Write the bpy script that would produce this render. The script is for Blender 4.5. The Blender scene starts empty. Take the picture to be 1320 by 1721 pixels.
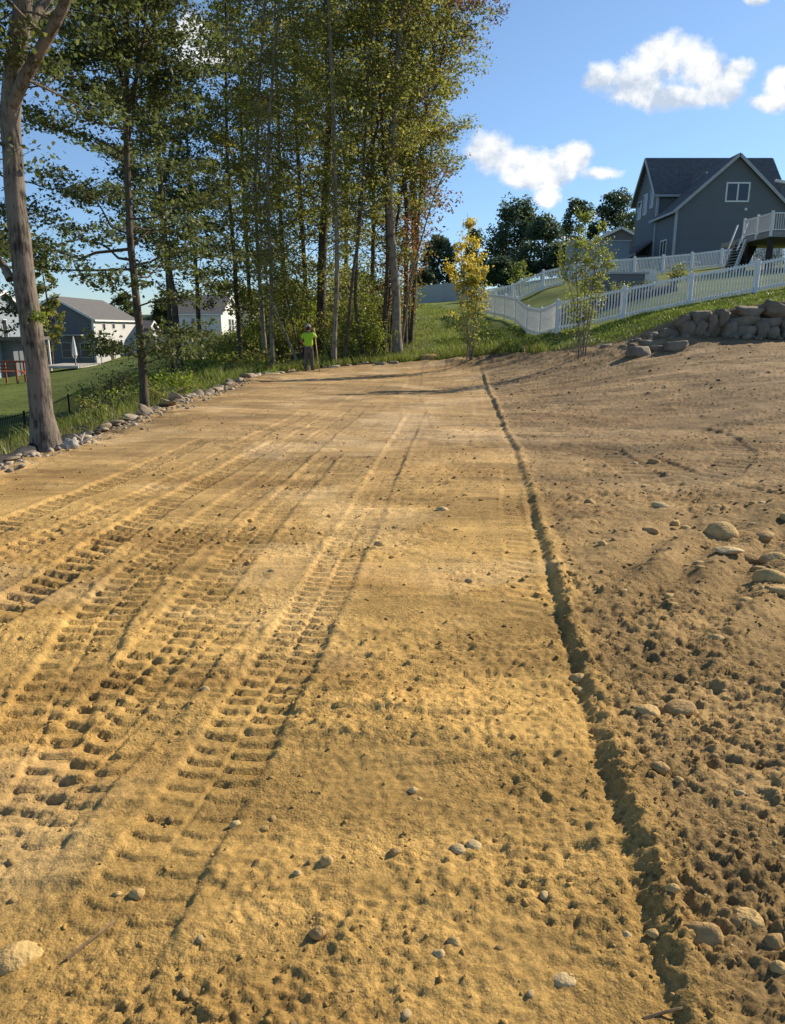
import bpy, math, random
import numpy as np
from mathutils import Vector, Matrix

random.seed(7)
rng = np.random.default_rng(7)
scene = bpy.context.scene
COL = scene.collection
rad = math.radians

# ---------------------------------------------------------------- camera
PITCH = rad(14.0)
CAM_H = 1.70
F = 26.0 / 36.0 * 1721.0
cam_data = bpy.data.cameras.new('camera')
cam = bpy.data.objects.new('camera', cam_data)
COL.objects.link(cam)
cam.location = (0, 0, CAM_H)
cam.rotation_euler = (rad(90) - PITCH, 0, 0)
cam_data.sensor_fit = 'VERTICAL'
cam_data.sensor_height = 36.0
cam_data.lens = 26.0
cam_data.clip_start = 0.05
cam_data.clip_end = 6000
scene.camera = cam

def W(px, py, Y):
    """world point on the sight line of a photo pixel at distance Y"""
    x = (px - 660.0) / F
    y = -(py - 860.5) / F
    d = (x, math.cos(PITCH) + y * math.sin(PITCH), -math.sin(PITCH) + y * math.cos(PITCH))
    k = Y / d[1]
    return Vector((d[0] * k, Y, CAM_H + d[2] * k))

def G(px, py, z=0.0):
    """world point where the sight line meets height z"""
    a = W(px, py, 1.0)
    k = (z - CAM_H) / (a.z - CAM_H)
    return (a.x * k, k)

# ---------------------------------------------------------------- light
SUN_AZ = rad(56)        # to the right of straight ahead
SUN_EL = rad(30)
world = bpy.data.worlds.new('World')
scene.world = world
world.use_nodes = True
SKY_STRENGTH = 0.12
sun_data = bpy.data.lights.new('sun', 'SUN')
sun_data.energy = 4.7
sun_data.angle = rad(0.53)
sun_data.color = (1.0, 0.87, 0.67)
sun = bpy.data.objects.new('sun', sun_data)
COL.objects.link(sun)
sdir = Vector((math.sin(SUN_AZ) * math.cos(SUN_EL), math.cos(SUN_AZ) * math.cos(SUN_EL), math.sin(SUN_EL)))
sun.rotation_euler = sdir.to_track_quat('Z', 'Y').to_euler()
sun.location = (30, 20, 40)
scene.view_settings.view_transform = 'Standard'
scene.view_settings.look = 'None'
scene.view_settings.gamma = 1.0
scene.view_settings.exposure = 0.58
try:
    scene.view_settings.use_curve_mapping = False
except Exception:
    pass

def build_world():
    nt = world.node_tree
    nt.nodes.clear()
    N = nt.nodes.new
    L = nt.links.new
    out = N('ShaderNodeOutputWorld')
    bg = N('ShaderNodeBackground')
    bg.inputs['Strength'].default_value = SKY_STRENGTH
    L(bg.outputs[0], out.inputs[0])
    sky = N('ShaderNodeTexSky')
    sky.sky_type = 'NISHITA'
    sky.sun_disc = False
    sky.sun_elevation = SUN_EL
    sky.sun_rotation = SUN_AZ
    sky.air_density = 1.0
    sky.dust_density = 0.1
    sky.ozone_density = 2.2
    hs = N('ShaderNodeHueSaturation')
    hs.inputs['Saturation'].default_value = 1.06
    hs.inputs['Value'].default_value = 0.80
    L(sky.outputs[0], hs.inputs['Color'])
    tc = N('ShaderNodeTexCoord')
    sep = N('ShaderNodeSeparateXYZ')
    L(tc.outputs['Generated'], sep.inputs[0])
    def M(op, a, b=None, c=None, clamp=False):
        n = N('ShaderNodeMath')
        n.operation = op
        n.use_clamp = clamp
        for i, v in enumerate((a, b, c)):
            if v is None:
                continue
            if isinstance(v, (int, float)):
                n.inputs[i].default_value = v
            else:
                L(v, n.inputs[i])
        return n.outputs[0]
    # gnomonic coordinates of the sky ahead (cloud directions at infinity)
    yy = M('MAXIMUM', sep.outputs[1], 0.02)
    u = M('DIVIDE', sep.outputs[0], yy)
    v = M('DIVIDE', sep.outputs[2], yy)
    cmb = N('ShaderNodeCombineXYZ')
    L(u, cmb.inputs[0]); L(v, cmb.inputs[1])
    def noise(scale, detail, off, rough=0.55):
        mp = N('ShaderNodeMapping')
        mp.inputs['Location'].default_value = off
        L(cmb.outputs[0], mp.inputs[0])
        n = N('ShaderNodeTexNoise')
        n.inputs['Scale'].default_value = scale
        n.inputs['Detail'].default_value = detail
        n.inputs['Roughness'].default_value = rough
        L(mp.outputs[0], n.inputs['Vector'])
        return n.outputs['Fac']
    puffs = [(1120, 100, 62, 48), (1185, 120, 62, 46), (1075, 132, 62, 40), (1012, 128, 38, 28),
             (1240, 118, 42, 26), (1130, 160, 95, 24), (1215, 150, 50, 26),
             (1312, 140, 42, 34), (1290, 172, 46, 20),
             (822, 250, 42, 32), (868, 276, 60, 30), (925, 284, 52, 26), (966, 264, 34, 24),
             (1012, 292, 42, 15), (890, 302, 66, 18), (917, 334, 22, 18),
             (335, 62, 46, 42), (352, 100, 56, 26), (1272, -2, 24, 12), (1420, 120, 60, 30)]
    best = None; upper = None
    for (px, py, rx, ry) in puffs:
        p = W(px, py, 1.0)
        cu, cv = p.x, p.z - CAM_H
        q = W(px + rx, py - ry, 1.0)
        ru, rv = abs(q.x - cu), abs(q.z - CAM_H - cv)
        a = N('ShaderNodeVectorMath'); a.operation = 'SUBTRACT'
        L(cmb.outputs[0], a.inputs[0]); a.inputs[1].default_value = (cu, cv, 0)
        b = N('ShaderNodeVectorMath'); b.operation = 'MULTIPLY'
        L(a.outputs[0], b.inputs[0]); b.inputs[1].default_value = (1 / ru, 1 / rv, 0)
        c = N('ShaderNodeVectorMath'); c.operation = 'LENGTH'
        L(b.outputs[0], c.inputs[0])
        g = M('SUBTRACT', 1.0, c.outputs['Value'])
        best = g if best is None else M('SMOOTH_MAX', best, g, 0.25)
        a3 = N('ShaderNodeVectorMath'); a3.operation = 'SUBTRACT'
        L(cmb.outputs[0], a3.inputs[0]); a3.inputs[1].default_value = (cu + ru * .15, cv + rv * .55, 0)
        b3 = N('ShaderNodeVectorMath'); b3.operation = 'MULTIPLY'
        L(a3.outputs[0], b3.inputs[0]); b3.inputs[1].default_value = (1 / ru, 1 / rv, 0)
        c3 = N('ShaderNodeVectorMath'); c3.operation = 'LENGTH'
        L(b3.outputs[0], c3.inputs[0])
        g3 = M('SUBTRACT', 1.0, c3.outputs['Value'])
        upper = g3 if upper is None else M('SMOOTH_MAX', upper, g3, 0.25)
    nz1 = noise(17, 8, (0, 0, 3.1), 0.62)
    nz2 = noise(17, 8, (-0.010, -0.012, 3.1), 0.62)
    nlow = noise(9, 3, (2.0, 1, 0))
    d = M('ADD', best, M('MULTIPLY', M('SUBTRACT', nz1, 0.50), 2.5))
    alpha = M('SMOOTHSTEP' if False else 'MULTIPLY', M('ADD', d, 0.10), 1.9, clamp=True)
    # flat, thin base fades; relief from noise difference toward the sun
    rel = M('MULTIPLY', M('SUBTRACT', nz1, nz2), 5.0)
    thick = M('MULTIPLY', best, 0.55)
    lit = M('ADD', M('MULTIPLY_ADD', upper, 0.95, 0.42), rel)
    lit = M('ADD', lit, M('MULTIPLY', M('SUBTRACT', nlow, 0.5), 0.9), clamp=True)
    front = M('GREATER_THAN', sep.outputs[1], 0.05)
    alpha = M('MULTIPLY', alpha, front)
    a2 = M('MULTIPLY', alpha, 0.94)
    mixc = N('ShaderNodeMix'); mixc.data_type = 'RGBA'
    L(lit, mixc.inputs['Factor'])
    mixc.inputs[6].default_value = (3.3, 3.8, 4.5, 1)
    mixc.inputs[7].default_value = (5.9, 5.9, 5.8, 1)
    mx = N('ShaderNodeMix'); mx.data_type = 'RGBA'
    L(a2, mx.inputs['Factor'])
    tn = N('ShaderNodeVectorMath'); tn.operation = 'MULTIPLY'
    L(hs.outputs[0], tn.inputs[0]); tn.inputs[1].default_value = (0.97, 0.98, 1.03)
    hz = N('ShaderNodeMapRange'); L(sep.outputs[2], hz.inputs[0]); hz.interpolation_type = 'SMOOTHSTEP'
    hz.inputs[1].default_value = 0.0; hz.inputs[2].default_value = 0.35; hz.inputs[3].default_value = 1.0; hz.inputs[4].default_value = 0.0
    hm = N('ShaderNodeMix'); hm.data_type = 'RGBA'; hm.blend_type = 'MULTIPLY'; L(hz.outputs[0], hm.inputs['Factor'])
    L(tn.outputs[0], hm.inputs[6]); hm.inputs[7].default_value = (0.66, 0.80, 1.0, 1)
    L(hm.outputs[2], mx.inputs[6]); L(mixc.outputs[2], mx.inputs[7])
    L(mx.outputs[2], bg.inputs['Color'])
build_world()

# ---------------------------------------------------------------- helpers
def props(o, label=None, cat=None, group=None, kind=None):
    if label: o['label'] = label
    if cat: o['category'] = cat
    if group: o['group'] = group
    if kind: o['kind'] = kind
    return o

def empty(name, loc, rz=0, **kw):
    o = bpy.data.objects.new(name, None)
    COL.objects.link(o)
    o.location = loc
    o.rotation_euler = (0, 0, rz)
    o.empty_display_size = 0.2
    return props(o, **kw)

def link(name, me, mat=None, parent=None, loc=None, rz=0, **kw):
    o = bpy.data.objects.new(name, me)
    COL.objects.link(o)
    if mat and not me.materials:
        me.materials.append(mat)
    if parent: o.parent = parent
    if loc is not None: o.location = loc
    if rz: o.rotation_euler = (0, 0, rz)
    return props(o, **kw)

def big_mesh(name, V, Fc, smooth=False):
    """V (n,3) array, Fc (m,k) array of equal-size faces"""
    V = np.asarray(V, dtype=np.float32); Fc = np.asarray(Fc, dtype=np.int32)
    me = bpy.data.meshes.new(name)
    me.vertices.add(len(V)); me.vertices.foreach_set('co', V.ravel())
    k = Fc.shape[1]
    me.loops.add(Fc.size); me.loops.foreach_set('vertex_index', Fc.ravel())
    me.polygons.add(len(Fc))
    me.polygons.foreach_set('loop_start', np.arange(0, Fc.size, k, dtype=np.int32))
    if smooth:
        me.polygons.foreach_set('use_smooth', np.ones(len(Fc), dtype=bool))
    me.update(calc_edges=True)
    return me

class MB:
    """collects shapes into one mesh"""
    def __init__(self): self.v = []; self.f = []
    def add(self, vs, fs):
        n = len(self.v); self.v += [tuple(p) for p in vs]; self.f += [tuple(i + n for i in f) for f in fs]; return self
    def box(self, x0, x1, y0, y1, z0, z1):
        return self.add([(x0, y0, z0), (x1, y0, z0), (x1, y1, z0), (x0, y1, z0), (x0, y0, z1), (x1, y0, z1), (x1, y1, z1), (x0, y1, z1)],
                        [(0, 3, 2, 1), (4, 5, 6, 7), (0, 1, 5, 4), (1, 2, 6, 5), (2, 3, 7, 6), (3, 0, 4, 7)])
    def beam(self, a, b, w, h):
        a = Vector(a); b = Vector(b); d = (b - a).normalized()
        s = d.cross(Vector((0, 0, 1)))
        s = s.normalized() if s.length > 1e-4 else Vector((1, 0, 0))
        t = s.cross(d).normalized()
        vs = [p + s * (i * w / 2) + t * (j * h / 2) for p in (a, b) for (i, j) in ((-1, -1), (1, -1), (1, 1), (-1, 1))]
        return self.add(vs, [(0, 1, 2, 3), (7, 6, 5, 4), (0, 4, 5, 1), (1, 5, 6, 2), (2, 6, 7, 3), (3, 7, 4, 0)])
    def tube(self, pts, rs, n=8, cap=True):
        V, Fq = tube_arrays(pts, rs, n)
        self.add([tuple(p) for p in V], [tuple(q) for q in Fq])
        if cap:
            k = len(self.v); m = len(pts) * n
            self.f.append(tuple(k - m + i for i in range(n))[::-1]); self.f.append(tuple(k - n + i for i in range(n)))
        return self
    def mesh(self, name, smooth=False):
        me = bpy.data.meshes.new(name); me.from_pydata(self.v, [], self.f); me.update()
        if smooth: me.polygons.foreach_set('use_smooth', [True] * len(me.polygons))
        return me
    def obj(self, name, mat, parent=None, smooth=False, loc=None, rz=0, **kw):
        return link(name, self.mesh(name, smooth), mat, parent, loc, rz, **kw)

def tube_arrays(pts, rs, n=6, lump=0.0, seed=0):
    P = np.array([tuple(p) for p in pts], dtype=float); k = len(P)
    T = np.gradient(P, axis=0); T /= np.linalg.norm(T, axis=1)[:, None] + 1e-9
    ref = np.array([1.0, 0, 0]) if abs(T[:, 0]).mean() < 0.8 else np.array([0, 1.0, 0])
    S = np.cross(T, ref); S /= np.linalg.norm(S, axis=1)[:, None] + 1e-9
    U = np.cross(T, S)
    a = np.arange(n) * 2 * math.pi / n
    r = np.array(rs, dtype=float)[:, None] * np.ones((k, n))
    if lump:
        r *= 1 + lump * np.random.default_rng(seed).normal(size=(k, n))
    V = P[:, None, :] + r[..., None] * (np.cos(a)[None, :, None] * S[:, None, :] + np.sin(a)[None, :, None] * U[:, None, :])
    V = V.reshape(-1, 3)
    i = np.arange(k - 1)[:, None] * n; j = np.arange(n)[None, :]; j2 = (j + 1) % n
    Fq = np.stack([i + j, i + j2, i + n + j2, i + n + j], -1).reshape(-1, 4)
    return V, Fq

def spline(pts, n):
    P = np.array([tuple(p) for p in pts], dtype=float)
    if len(P) < 3:
        t = np.linspace(0, 1, n)[:, None]; return P[0] * (1 - t) + P[-1] * t
    s = np.concatenate([[0], np.cumsum(np.linalg.norm(np.diff(P, axis=0), axis=1))]); s /= s[-1]
    Q = np.vstack([2 * P[0] - P[1], P, 2 * P[-1] - P[-2]])
    out = []
    for t in np.linspace(0, 1, n):
        i = min(np.searchsorted(s, t, side='right') - 1, len(P) - 2)
        u = (t - s[i]) / (s[i + 1] - s[i] + 1e-9)
        a, b, c, d = Q[i], Q[i + 1], Q[i + 2], Q[i + 3]
        out.append(0.5 * (2 * b + (c - a) * u + (2 * a - 5 * b + 4 * c - d) * u * u + (3 * b - a - 3 * c + d) * u ** 3))
    return np.array(out)

# ---- numpy noise
def _h(ix, iy, seed):
    h = (ix.astype(np.int64) * 374761393 + iy.astype(np.int64) * 668265263 + seed * 1274126177) & 0xFFFFFFFF
    h = ((h ^ (h >> 13)) * 1274126177) & 0xFFFFFFFF
    h = (h ^ (h >> 16)) & 0xFFFFFFFF
    h = (h * 2246822519) & 0xFFFFFFFF
    return ((h ^ (h >> 15)) & 0xFFFFFF) / float(0xFFFFFF)
def vn(x, y, seed=0):
    ix = np.floor(x); iy = np.floor(y); fx = x - ix; fy = y - iy
    fx = fx * fx * fx * (fx * (fx * 6 - 15) + 10); fy = fy * fy * fy * (fy * (fy * 6 - 15) + 10)
    a = _h(ix, iy, seed); b = _h(ix + 1, iy, seed); c = _h(ix, iy + 1, seed); d = _h(ix + 1, iy + 1, seed)
    return (a + (b - a) * fx) * (1 - fy) + (c + (d - c) * fx) * fy
def fbm(x, y, seed=0, o=3):
    s = 0; a = 1; t = 0
    for k in range(o):
        c, sn = math.cos(0.6 * k + .3), math.sin(0.6 * k + .3)
        f = 2.03 ** k
        s = s + a * vn((x * c - y * sn) * f + 17.3 * k, (x * sn + y * c) * f, seed + k); t += a; a *= 0.5
    return s / t
def sst(a, b, x):
    t = np.clip((x - a) / (b - a), 0, 1); return t * t * (3 - 2 * t)

# ---------------------------------------------------------------- materials
def new_mat(name):
    m = bpy.data.materials.new(name); m.use_nodes = True
    nt = m.node_tree; nt.nodes.clear()
    return m, nt, nt.nodes.new, nt.links.new

def simple(name, col, rough=0.7, var=0.12, scale=3.0, bump=0.0, bscale=30, metal=0, spec=0.3, coord='Object', stretch=None, detail=5):
    m, nt, N, L = new_mat(name)
    out = N('ShaderNodeOutputMaterial'); b = N('ShaderNodeBsdfPrincipled'); L(b.outputs[0], out.inputs[0])
    b.inputs['Roughness'].default_value = rough; b.inputs['Metallic'].default_value = metal
    b.inputs['Specular IOR Level'].default_value = spec
    tc = N('ShaderNodeTexCoord'); src = tc.outputs[coord]
    if stretch:
        mp = N('ShaderNodeMapping'); mp.inputs['Scale'].default_value = stretch; L(src, mp.inputs[0]); src = mp.outputs[0]
    n = N('ShaderNodeTexNoise'); n.inputs['Scale'].default_value = scale; n.inputs['Detail'].default_value = detail
    L(src, n.inputs['Vector'])
    r = N('ShaderNodeValToRGB'); L(n.outputs['Fac'], r.inputs[0])
    r.color_ramp.elements[0].position = 0.3; r.color_ramp.elements[1].position = 0.7
    r.color_ramp.elements[0].color = tuple(c * (1 - var) for c in col) + (1,)
    r.color_ramp.elements[1].color = tuple(min(1, c * (1 + var)) for c in col) + (1,)
    L(r.outputs[0], b.inputs['Base Color'])
    if bump:
        n2 = N('ShaderNodeTexNoise'); n2.inputs['Scale'].default_value = bscale; n2.inputs['Detail'].default_value = 6
        L(src, n2.inputs['Vector'])
        bp = N('ShaderNodeBump'); bp.inputs['Strength'].default_value = bump; bp.inputs['Distance'].default_value = 0.02
        L(n2.outputs['Fac'], bp.inputs['Height']); L(bp.outputs[0], b.inputs['Normal'])
    return m

def siding(name, col):
    m = simple(name, col, 0.7, 0.05, 0.6)
    nt = m.node_tree; N = nt.nodes.new; L = nt.links.new
    b = [n for n in nt.nodes if n.type == 'BSDF_PRINCIPLED'][0]
    tc = N('ShaderNodeTexCoord'); w = N('ShaderNodeTexWave'); w.wave_type = 'BANDS'; w.bands_direction = 'Z'; w.wave_profile = 'SAW'
    w.inputs['Scale'].default_value = 1.6
    L(tc.outputs['Object'], w.inputs['Vector'])
    bp = N('ShaderNodeBump'); bp.inputs['Strength'].default_value = 0.6; bp.inputs['Distance'].default_value = 0.03
    L(w.outputs['Fac'], bp.inputs['Height']); L(bp.outputs[0], b.inputs['Normal'])
    return m

def leaf_mat(name, cols, trans=0.35, rough=0.5):
    """cols: list of colours; each leaf (mesh island) picks one"""
    m, nt, N, L = new_mat(name)
    out = N('ShaderNodeOutputMaterial')
    geo = N('ShaderNodeNewGeometry'); ramp = N('ShaderNodeValToRGB')
    L(geo.outputs['Random Per Island'], ramp.inputs[0])
    cr = ramp.color_ramp
    while len(cr.elements) < len(cols): cr.elements.new(0.5)
    for i, c in enumerate(cols):
        cr.elements[i].position = i / max(1, len(cols) - 1); cr.elements[i].color = tuple(c) + (1,)
    # broad tone variation from branch to branch
    tc = N('ShaderNodeTexCoord'); n = N('ShaderNodeTexNoise'); n.inputs['Scale'].default_value = 0.55; n.inputs['Detail'].default_value = 3
    L(tc.outputs['Object'], n.inputs['Vector'])
    mr = N('ShaderNodeMapRange'); L(n.outputs['Fac'], mr.inputs[0])
    mr.inputs[1].default_value = 0.3; mr.inputs[2].default_value = 0.7; mr.inputs[3].default_value = 0.65; mr.inputs[4].default_value = 1.45
    hs = N('ShaderNodeHueSaturation'); L(ramp.outputs[0], hs.inputs['Color']); L(mr.outputs[0], hs.inputs['Value'])
    pb = N('ShaderNodeBsdfPrincipled'); pb.inputs['Roughness'].default_value = rough; pb.inputs['Specular IOR Level'].default_value = 0.35
    tr = N('ShaderNodeBsdfTranslucent'); mx = N('ShaderNodeMixShader'); mx.inputs[0].default_value = trans
    L(hs.outputs[0], pb.inputs['Base Color'])
    h2 = N('ShaderNodeHueSaturation'); h2.inputs['Value'].default_value = 1.5; h2.inputs['Saturation'].default_value = 1.1
    L(hs.outputs[0], h2.inputs['Color']); L(h2.outputs[0], tr.inputs['Color'])
    L(pb.outputs[0], mx.inputs[1]); L(tr.outputs[0], mx.inputs[2]); L(mx.outputs[0], out.inputs[0])
    return m

def ground_mat(name, grit=True, nscale=1.0, rough=0.95, bump=0.5, detail_cols=((0.72,) * 3, (1.25,) * 3)):
    """colour comes from the soil/grass zone attribute, broken up by noise at several scales"""
    m, nt, N, L = new_mat(name)
    out = N('ShaderNodeOutputMaterial'); b = N('ShaderNodeBsdfPrincipled'); L(b.outputs[0], out.inputs[0])
    b.inputs['Roughness'].default_value = rough; b.inputs['Specular IOR Level'].default_value = 0.15
    at = N('ShaderNodeAttribute'); at.attribute_name = 'tint'
    tc = N('ShaderNodeTexCoord'); src = tc.outputs['Object']
    prev = at.outputs['Color']
    for sc, lo, hi, st in ((0.9, 0.82, 1.16, (1, 1, 1)), (5, 0.78, 1.18, (0.3, 1, 1)), (45, 0.72, 1.30, (1, 1, 1)), (240, 0.62, 1.38, (1, 1, 1))):
        mp = N('ShaderNodeMapping'); mp.inputs['Scale'].default_value = st; L(src, mp.inputs[0])
        n = N('ShaderNodeTexNoise'); n.inputs['Scale'].default_value = sc * nscale; n.inputs['Detail'].default_value = 7
        n.inputs['Roughness'].default_value = 0.6
        L(mp.outputs[0], n.inputs['Vector'])
        mr = N('ShaderNodeMapRange'); L(n.outputs['Fac'], mr.inputs[0]); mr.inputs[1].default_value = 0.3; mr.inputs[2].default_value = 0.7
        mr.inputs[3].default_value = lo; mr.inputs[4].default_value = hi
        mu = N('ShaderNodeVectorMath'); mu.operation = 'SCALE'; L(prev, mu.inputs[0]); L(mr.outputs[0], mu.inputs['Scale'])
        prev = mu.outputs[0]
    L(prev, b.inputs['Base Color'])
    n = N('ShaderNodeTexNoise'); n.inputs['Scale'].default_value = 46 * nscale; n.inputs['Detail'].default_value = 12; n.inputs['Roughness'].default_value = 0.62
    L(src, n.inputs['Vector'])
    vo = N('ShaderNodeTexVoronoi'); vo.inputs['Scale'].default_value = 95 * nscale; L(src, vo.inputs['Vector'])
    ad = N('ShaderNodeMath'); ad.operation = 'MULTIPLY_ADD'; L(vo.outputs['Distance'], ad.inputs[0]); ad.inputs[1].default_value = -0.22; L(n.outputs['Fac'], ad.inputs[2])
    pn = N('ShaderNodeTexNoise'); pn.inputs['Scale'].default_value = 2.2 * nscale; pn.inputs['Detail'].default_value = 4; L(src, pn.inputs['Vector'])
    pm = N('ShaderNodeMapRange'); L(pn.outputs['Fac'], pm.inputs[0]); pm.inputs[1].default_value = 0.38; pm.inputs[2].default_value = 0.66
    pm.inputs[3].default_value = bump * 0.3; pm.inputs[4].default_value = bump
    bp = N('ShaderNodeBump'); bp.inputs['Distance'].default_value = 0.017 / nscale; L(pm.outputs[0], bp.inputs['Strength'])
    L(ad.outputs[0], bp.inputs['Height']); L(bp.outputs[0], b.inputs['Normal'])
    return m

def bark_mat(name, c1, c2, scale=1.0):
    m, nt, N, L = new_mat(name)
    out = N('ShaderNodeOutputMaterial'); b = N('ShaderNodeBsdfPrincipled'); L(b.outputs[0], out.inputs[0])
    b.inputs['Roughness'].default_value = 0.9; b.inputs['Specular IOR Level'].default_value = 0.15
    tc = N('ShaderNodeTexCoord'); mp = N('ShaderNodeMapping'); mp.inputs['Scale'].default_value = (1, 1, 0.13); L(tc.outputs['Object'], mp.inputs[0])
    n = N('ShaderNodeTexNoise'); n.inputs['Scale'].default_value = 34 * scale; n.inputs['Detail'].default_value = 8; n.inputs['Roughness'].default_value = 0.65; L(mp.outputs[0], n.inputs['Vector'])
    n2 = N('ShaderNodeTexNoise'); n2.inputs['Scale'].default_value = 4.5 * scale; n2.inputs['Detail'].default_value = 6; L(tc.outputs['Object'], n2.inputs['Vector'])
    ad = N('ShaderNodeMath'); ad.operation = 'MULTIPLY_ADD'; L(n2.outputs['Fac'], ad.inputs[0]); ad.inputs[1].default_value = 0.9; L(n.outputs['Fac'], ad.inputs[2])
    r = N('ShaderNodeValToRGB'); L(ad.outputs[0], r.inputs[0])
    e = r.color_ramp.elements; e[0].position = 0.72; e[0].color = c1 + (1,); e[1].position = 1.12; e[1].color = c2 + (1,)
    L(r.outputs[0], b.inputs['Base Color'])
    bp = N('ShaderNodeBump'); bp.inputs['Strength'].default_value = 0.9; bp.inputs['Distance'].default_value = 0.03 / scale
    L(n.outputs['Fac'], bp.inputs['Height']); L(bp.outputs[0], b.inputs['Normal'])
    return m

M = {}
M['soil'] = ground_mat('soil', bump=0.95)
M['turf'] = ground_mat('turf', nscale=0.35, bump=0.9)
M['stone_tan'] = simple('stone_tan', (0.50, 0.34, 0.135), 0.9, 0.25, 14, 0.6, 60)
M['stone_brown'] = simple('stone_brown', (0.38, 0.245, 0.10), 0.9, 0.3, 14, 0.6, 60)
M['stone_pale'] = simple('stone_pale', (0.52, 0.385, 0.19), 0.85, 0.28, 12, 0.5, 60)
M['boulder'] = simple('boulder', (0.21, 0.17, 0.12), 0.85, 0.38, 2.2, 0.8, 14, detail=9)
M['slab'] = simple('slab', (0.36, 0.30, 0.22), 0.85, 0.35, 3, 0.7, 16, detail=8)
M['bark_grey'] = bark_mat('bark_grey', (0.035, 0.029, 0.023), (0.22, 0.185, 0.15))
M['bark_dark'] = bark_mat('bark_dark', (0.035, 0.028, 0.021), (0.12, 0.098, 0.072))
M['bark_pale'] = bark_mat('bark_pale', (0.075, 0.062, 0.047), (0.27, 0.23, 0.18))
M['leaf_olive'] = leaf_mat('leaf_olive', [(.10, .125, .036), (.155, .175, .048), (.22, .23, .06), (.26, .225, .07), (.12, .145, .042)], 0.5)
M['leaf_dark'] = leaf_mat('leaf_dark', [(.06, .078, .03), (.085, .108, .038), (.13, .145, .048), (.07, .09, .034)], 0.45)
M['leaf_bright'] = leaf_mat('leaf_bright', [(.12, .17, .03), (.19, .25, .04), (.26, .29, .05), (.14, .19, .034)], 0.5)
M['leaf_red'] = leaf_mat('leaf_red', [(.08, .085, .025), (.16, .085, .035), (.20, .07, .045), (.13, .11, .035), (.22, .13, .05)], 0.4)
M['leaf_yellow'] = leaf_mat('leaf_yellow', [(.54, .43, .07), (.62, .50, .12), (.42, .38, .09), (.54, .39, .06)], 0.4)
M['leaf_lime'] = leaf_mat('leaf_lime', [(.20, .24, .05), (.28, .30, .07), (.15, .2, .04), (.34, .33, .09)], 0.4)
M['leaf_far'] = leaf_mat('leaf_far', [(.055, .085, .045), (.08, .115, .055), (.10, .14, .07), (.065, .095, .05)], 0.3)
M['grass'] = leaf_mat('grass', [(.075, .12, .02), (.125, .175, .028), (.18, .23, .045), (.22, .22, .07), (.15, .12, .05)], 0.4)
M['grass_dry'] = leaf_mat('grass_dry', [(.15, .16, .04), (.22, .21, .07), (.30, .27, .12), (.12, .15, .03)], 0.35)
M['grass_short'] = leaf_mat('grass_short', [(.08, .12, .02), (.12, .17, .03), (.17, .19, .05)], 0.35)
M['white_vinyl'] = simple('white_vinyl', (0.84, 0.83, 0.81), 0.45, 0.05, 2)
M['siding_grey'] = siding('siding_grey', (0.15, 0.168, 0.188))
M['siding_blue'] = siding('siding_blue', (0.27, 0.32, 0.37))
M['siding_cream_lit'] = siding('siding_cream_lit', (0.54, 0.545, 0.53))
M['siding_white'] = siding('siding_white', (0.70, 0.71, 0.70))
M['roof_dark'] = simple('roof_dark', (0.12, 0.115, 0.11), 0.9, 0.25, 4, 0.5, 12)
M['roof_grey'] = simple('roof_grey', (0.13, 0.125, 0.12), 0.9, 0.25, 4, 0.5, 12)
M['trim'] = simple('trim', (0.42, 0.43, 0.43), 0.55, 0.05, 2)
M['trim_white'] = simple('trim_white', (0.75, 0.75, 0.74), 0.5, 0.04, 2)
M['glass'] = simple('glass', (0.035, 0.045, 0.06), 0.08, 0.1, 1, spec=0.6)
M['black_metal'] = simple('black_metal', (0.012, 0.012, 0.013), 0.45, 0.2, 6)
M['fabric_black'] = simple('fabric_black', (0.018, 0.018, 0.02), 0.75, 0.4, 12, 0.4, 60)
M['sack'] = simple('sack', (0.38, 0.36, 0.31), 0.85, 0.3, 20, 0.5, 40)
M['fabric_white'] = simple('fabric_white', (0.70, 0.68, 0.64), 0.8, 0.1, 6)
M['wood_dark'] = simple('wood_dark', (0.05, 0.04, 0.033), 0.85, 0.3, 5)
M['wood_grey'] = simple('wood_grey', (0.30, 0.28, 0.25), 0.85, 0.2, 5)
M['wood_red'] = simple('wood_red', (0.24, 0.075, 0.035), 0.8, 0.25, 5)
M['wood_tan'] = simple('wood_tan', (0.55, 0.36, 0.14), 0.6, 0.15, 8)
M['stick'] = simple('stick', (0.22, 0.15, 0.08), 0.9, 0.3, 15)
M['hivis'] = simple('hivis', (0.36, 0.62, 0.03), 0.75, 0.08, 9, 0.3, 25)
M['trousers'] = simple('trousers', (0.10, 0.088, 0.078), 0.9, 0.2, 9, 0.3, 30)
M['skin'] = simple('skin', (0.34, 0.19, 0.12), 0.6, 0.08, 9)
M['hair'] = simple('hair', (0.03, 0.022, 0.016), 0.8, 0.3, 40)
M['cap'] = simple('cap', (0.40, 0.38, 0.34), 0.85, 0.1, 9)
M['boots'] = simple('boots', (0.06, 0.04, 0.025), 0.7, 0.2, 15)
M['hill'] = simple('hill', (0.040, 0.058, 0.034), 0.95, 0.5, 0.045, 0.0, coord='Object', detail=8)
M['mulch'] = simple('mulch', (0.05, 0.035, 0.025), 0.95, 0.3, 5, 0.4, 20)
M['concrete'] = simple('concrete', (0.42, 0.40, 0.36), 0.9, 0.1, 3)
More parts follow.
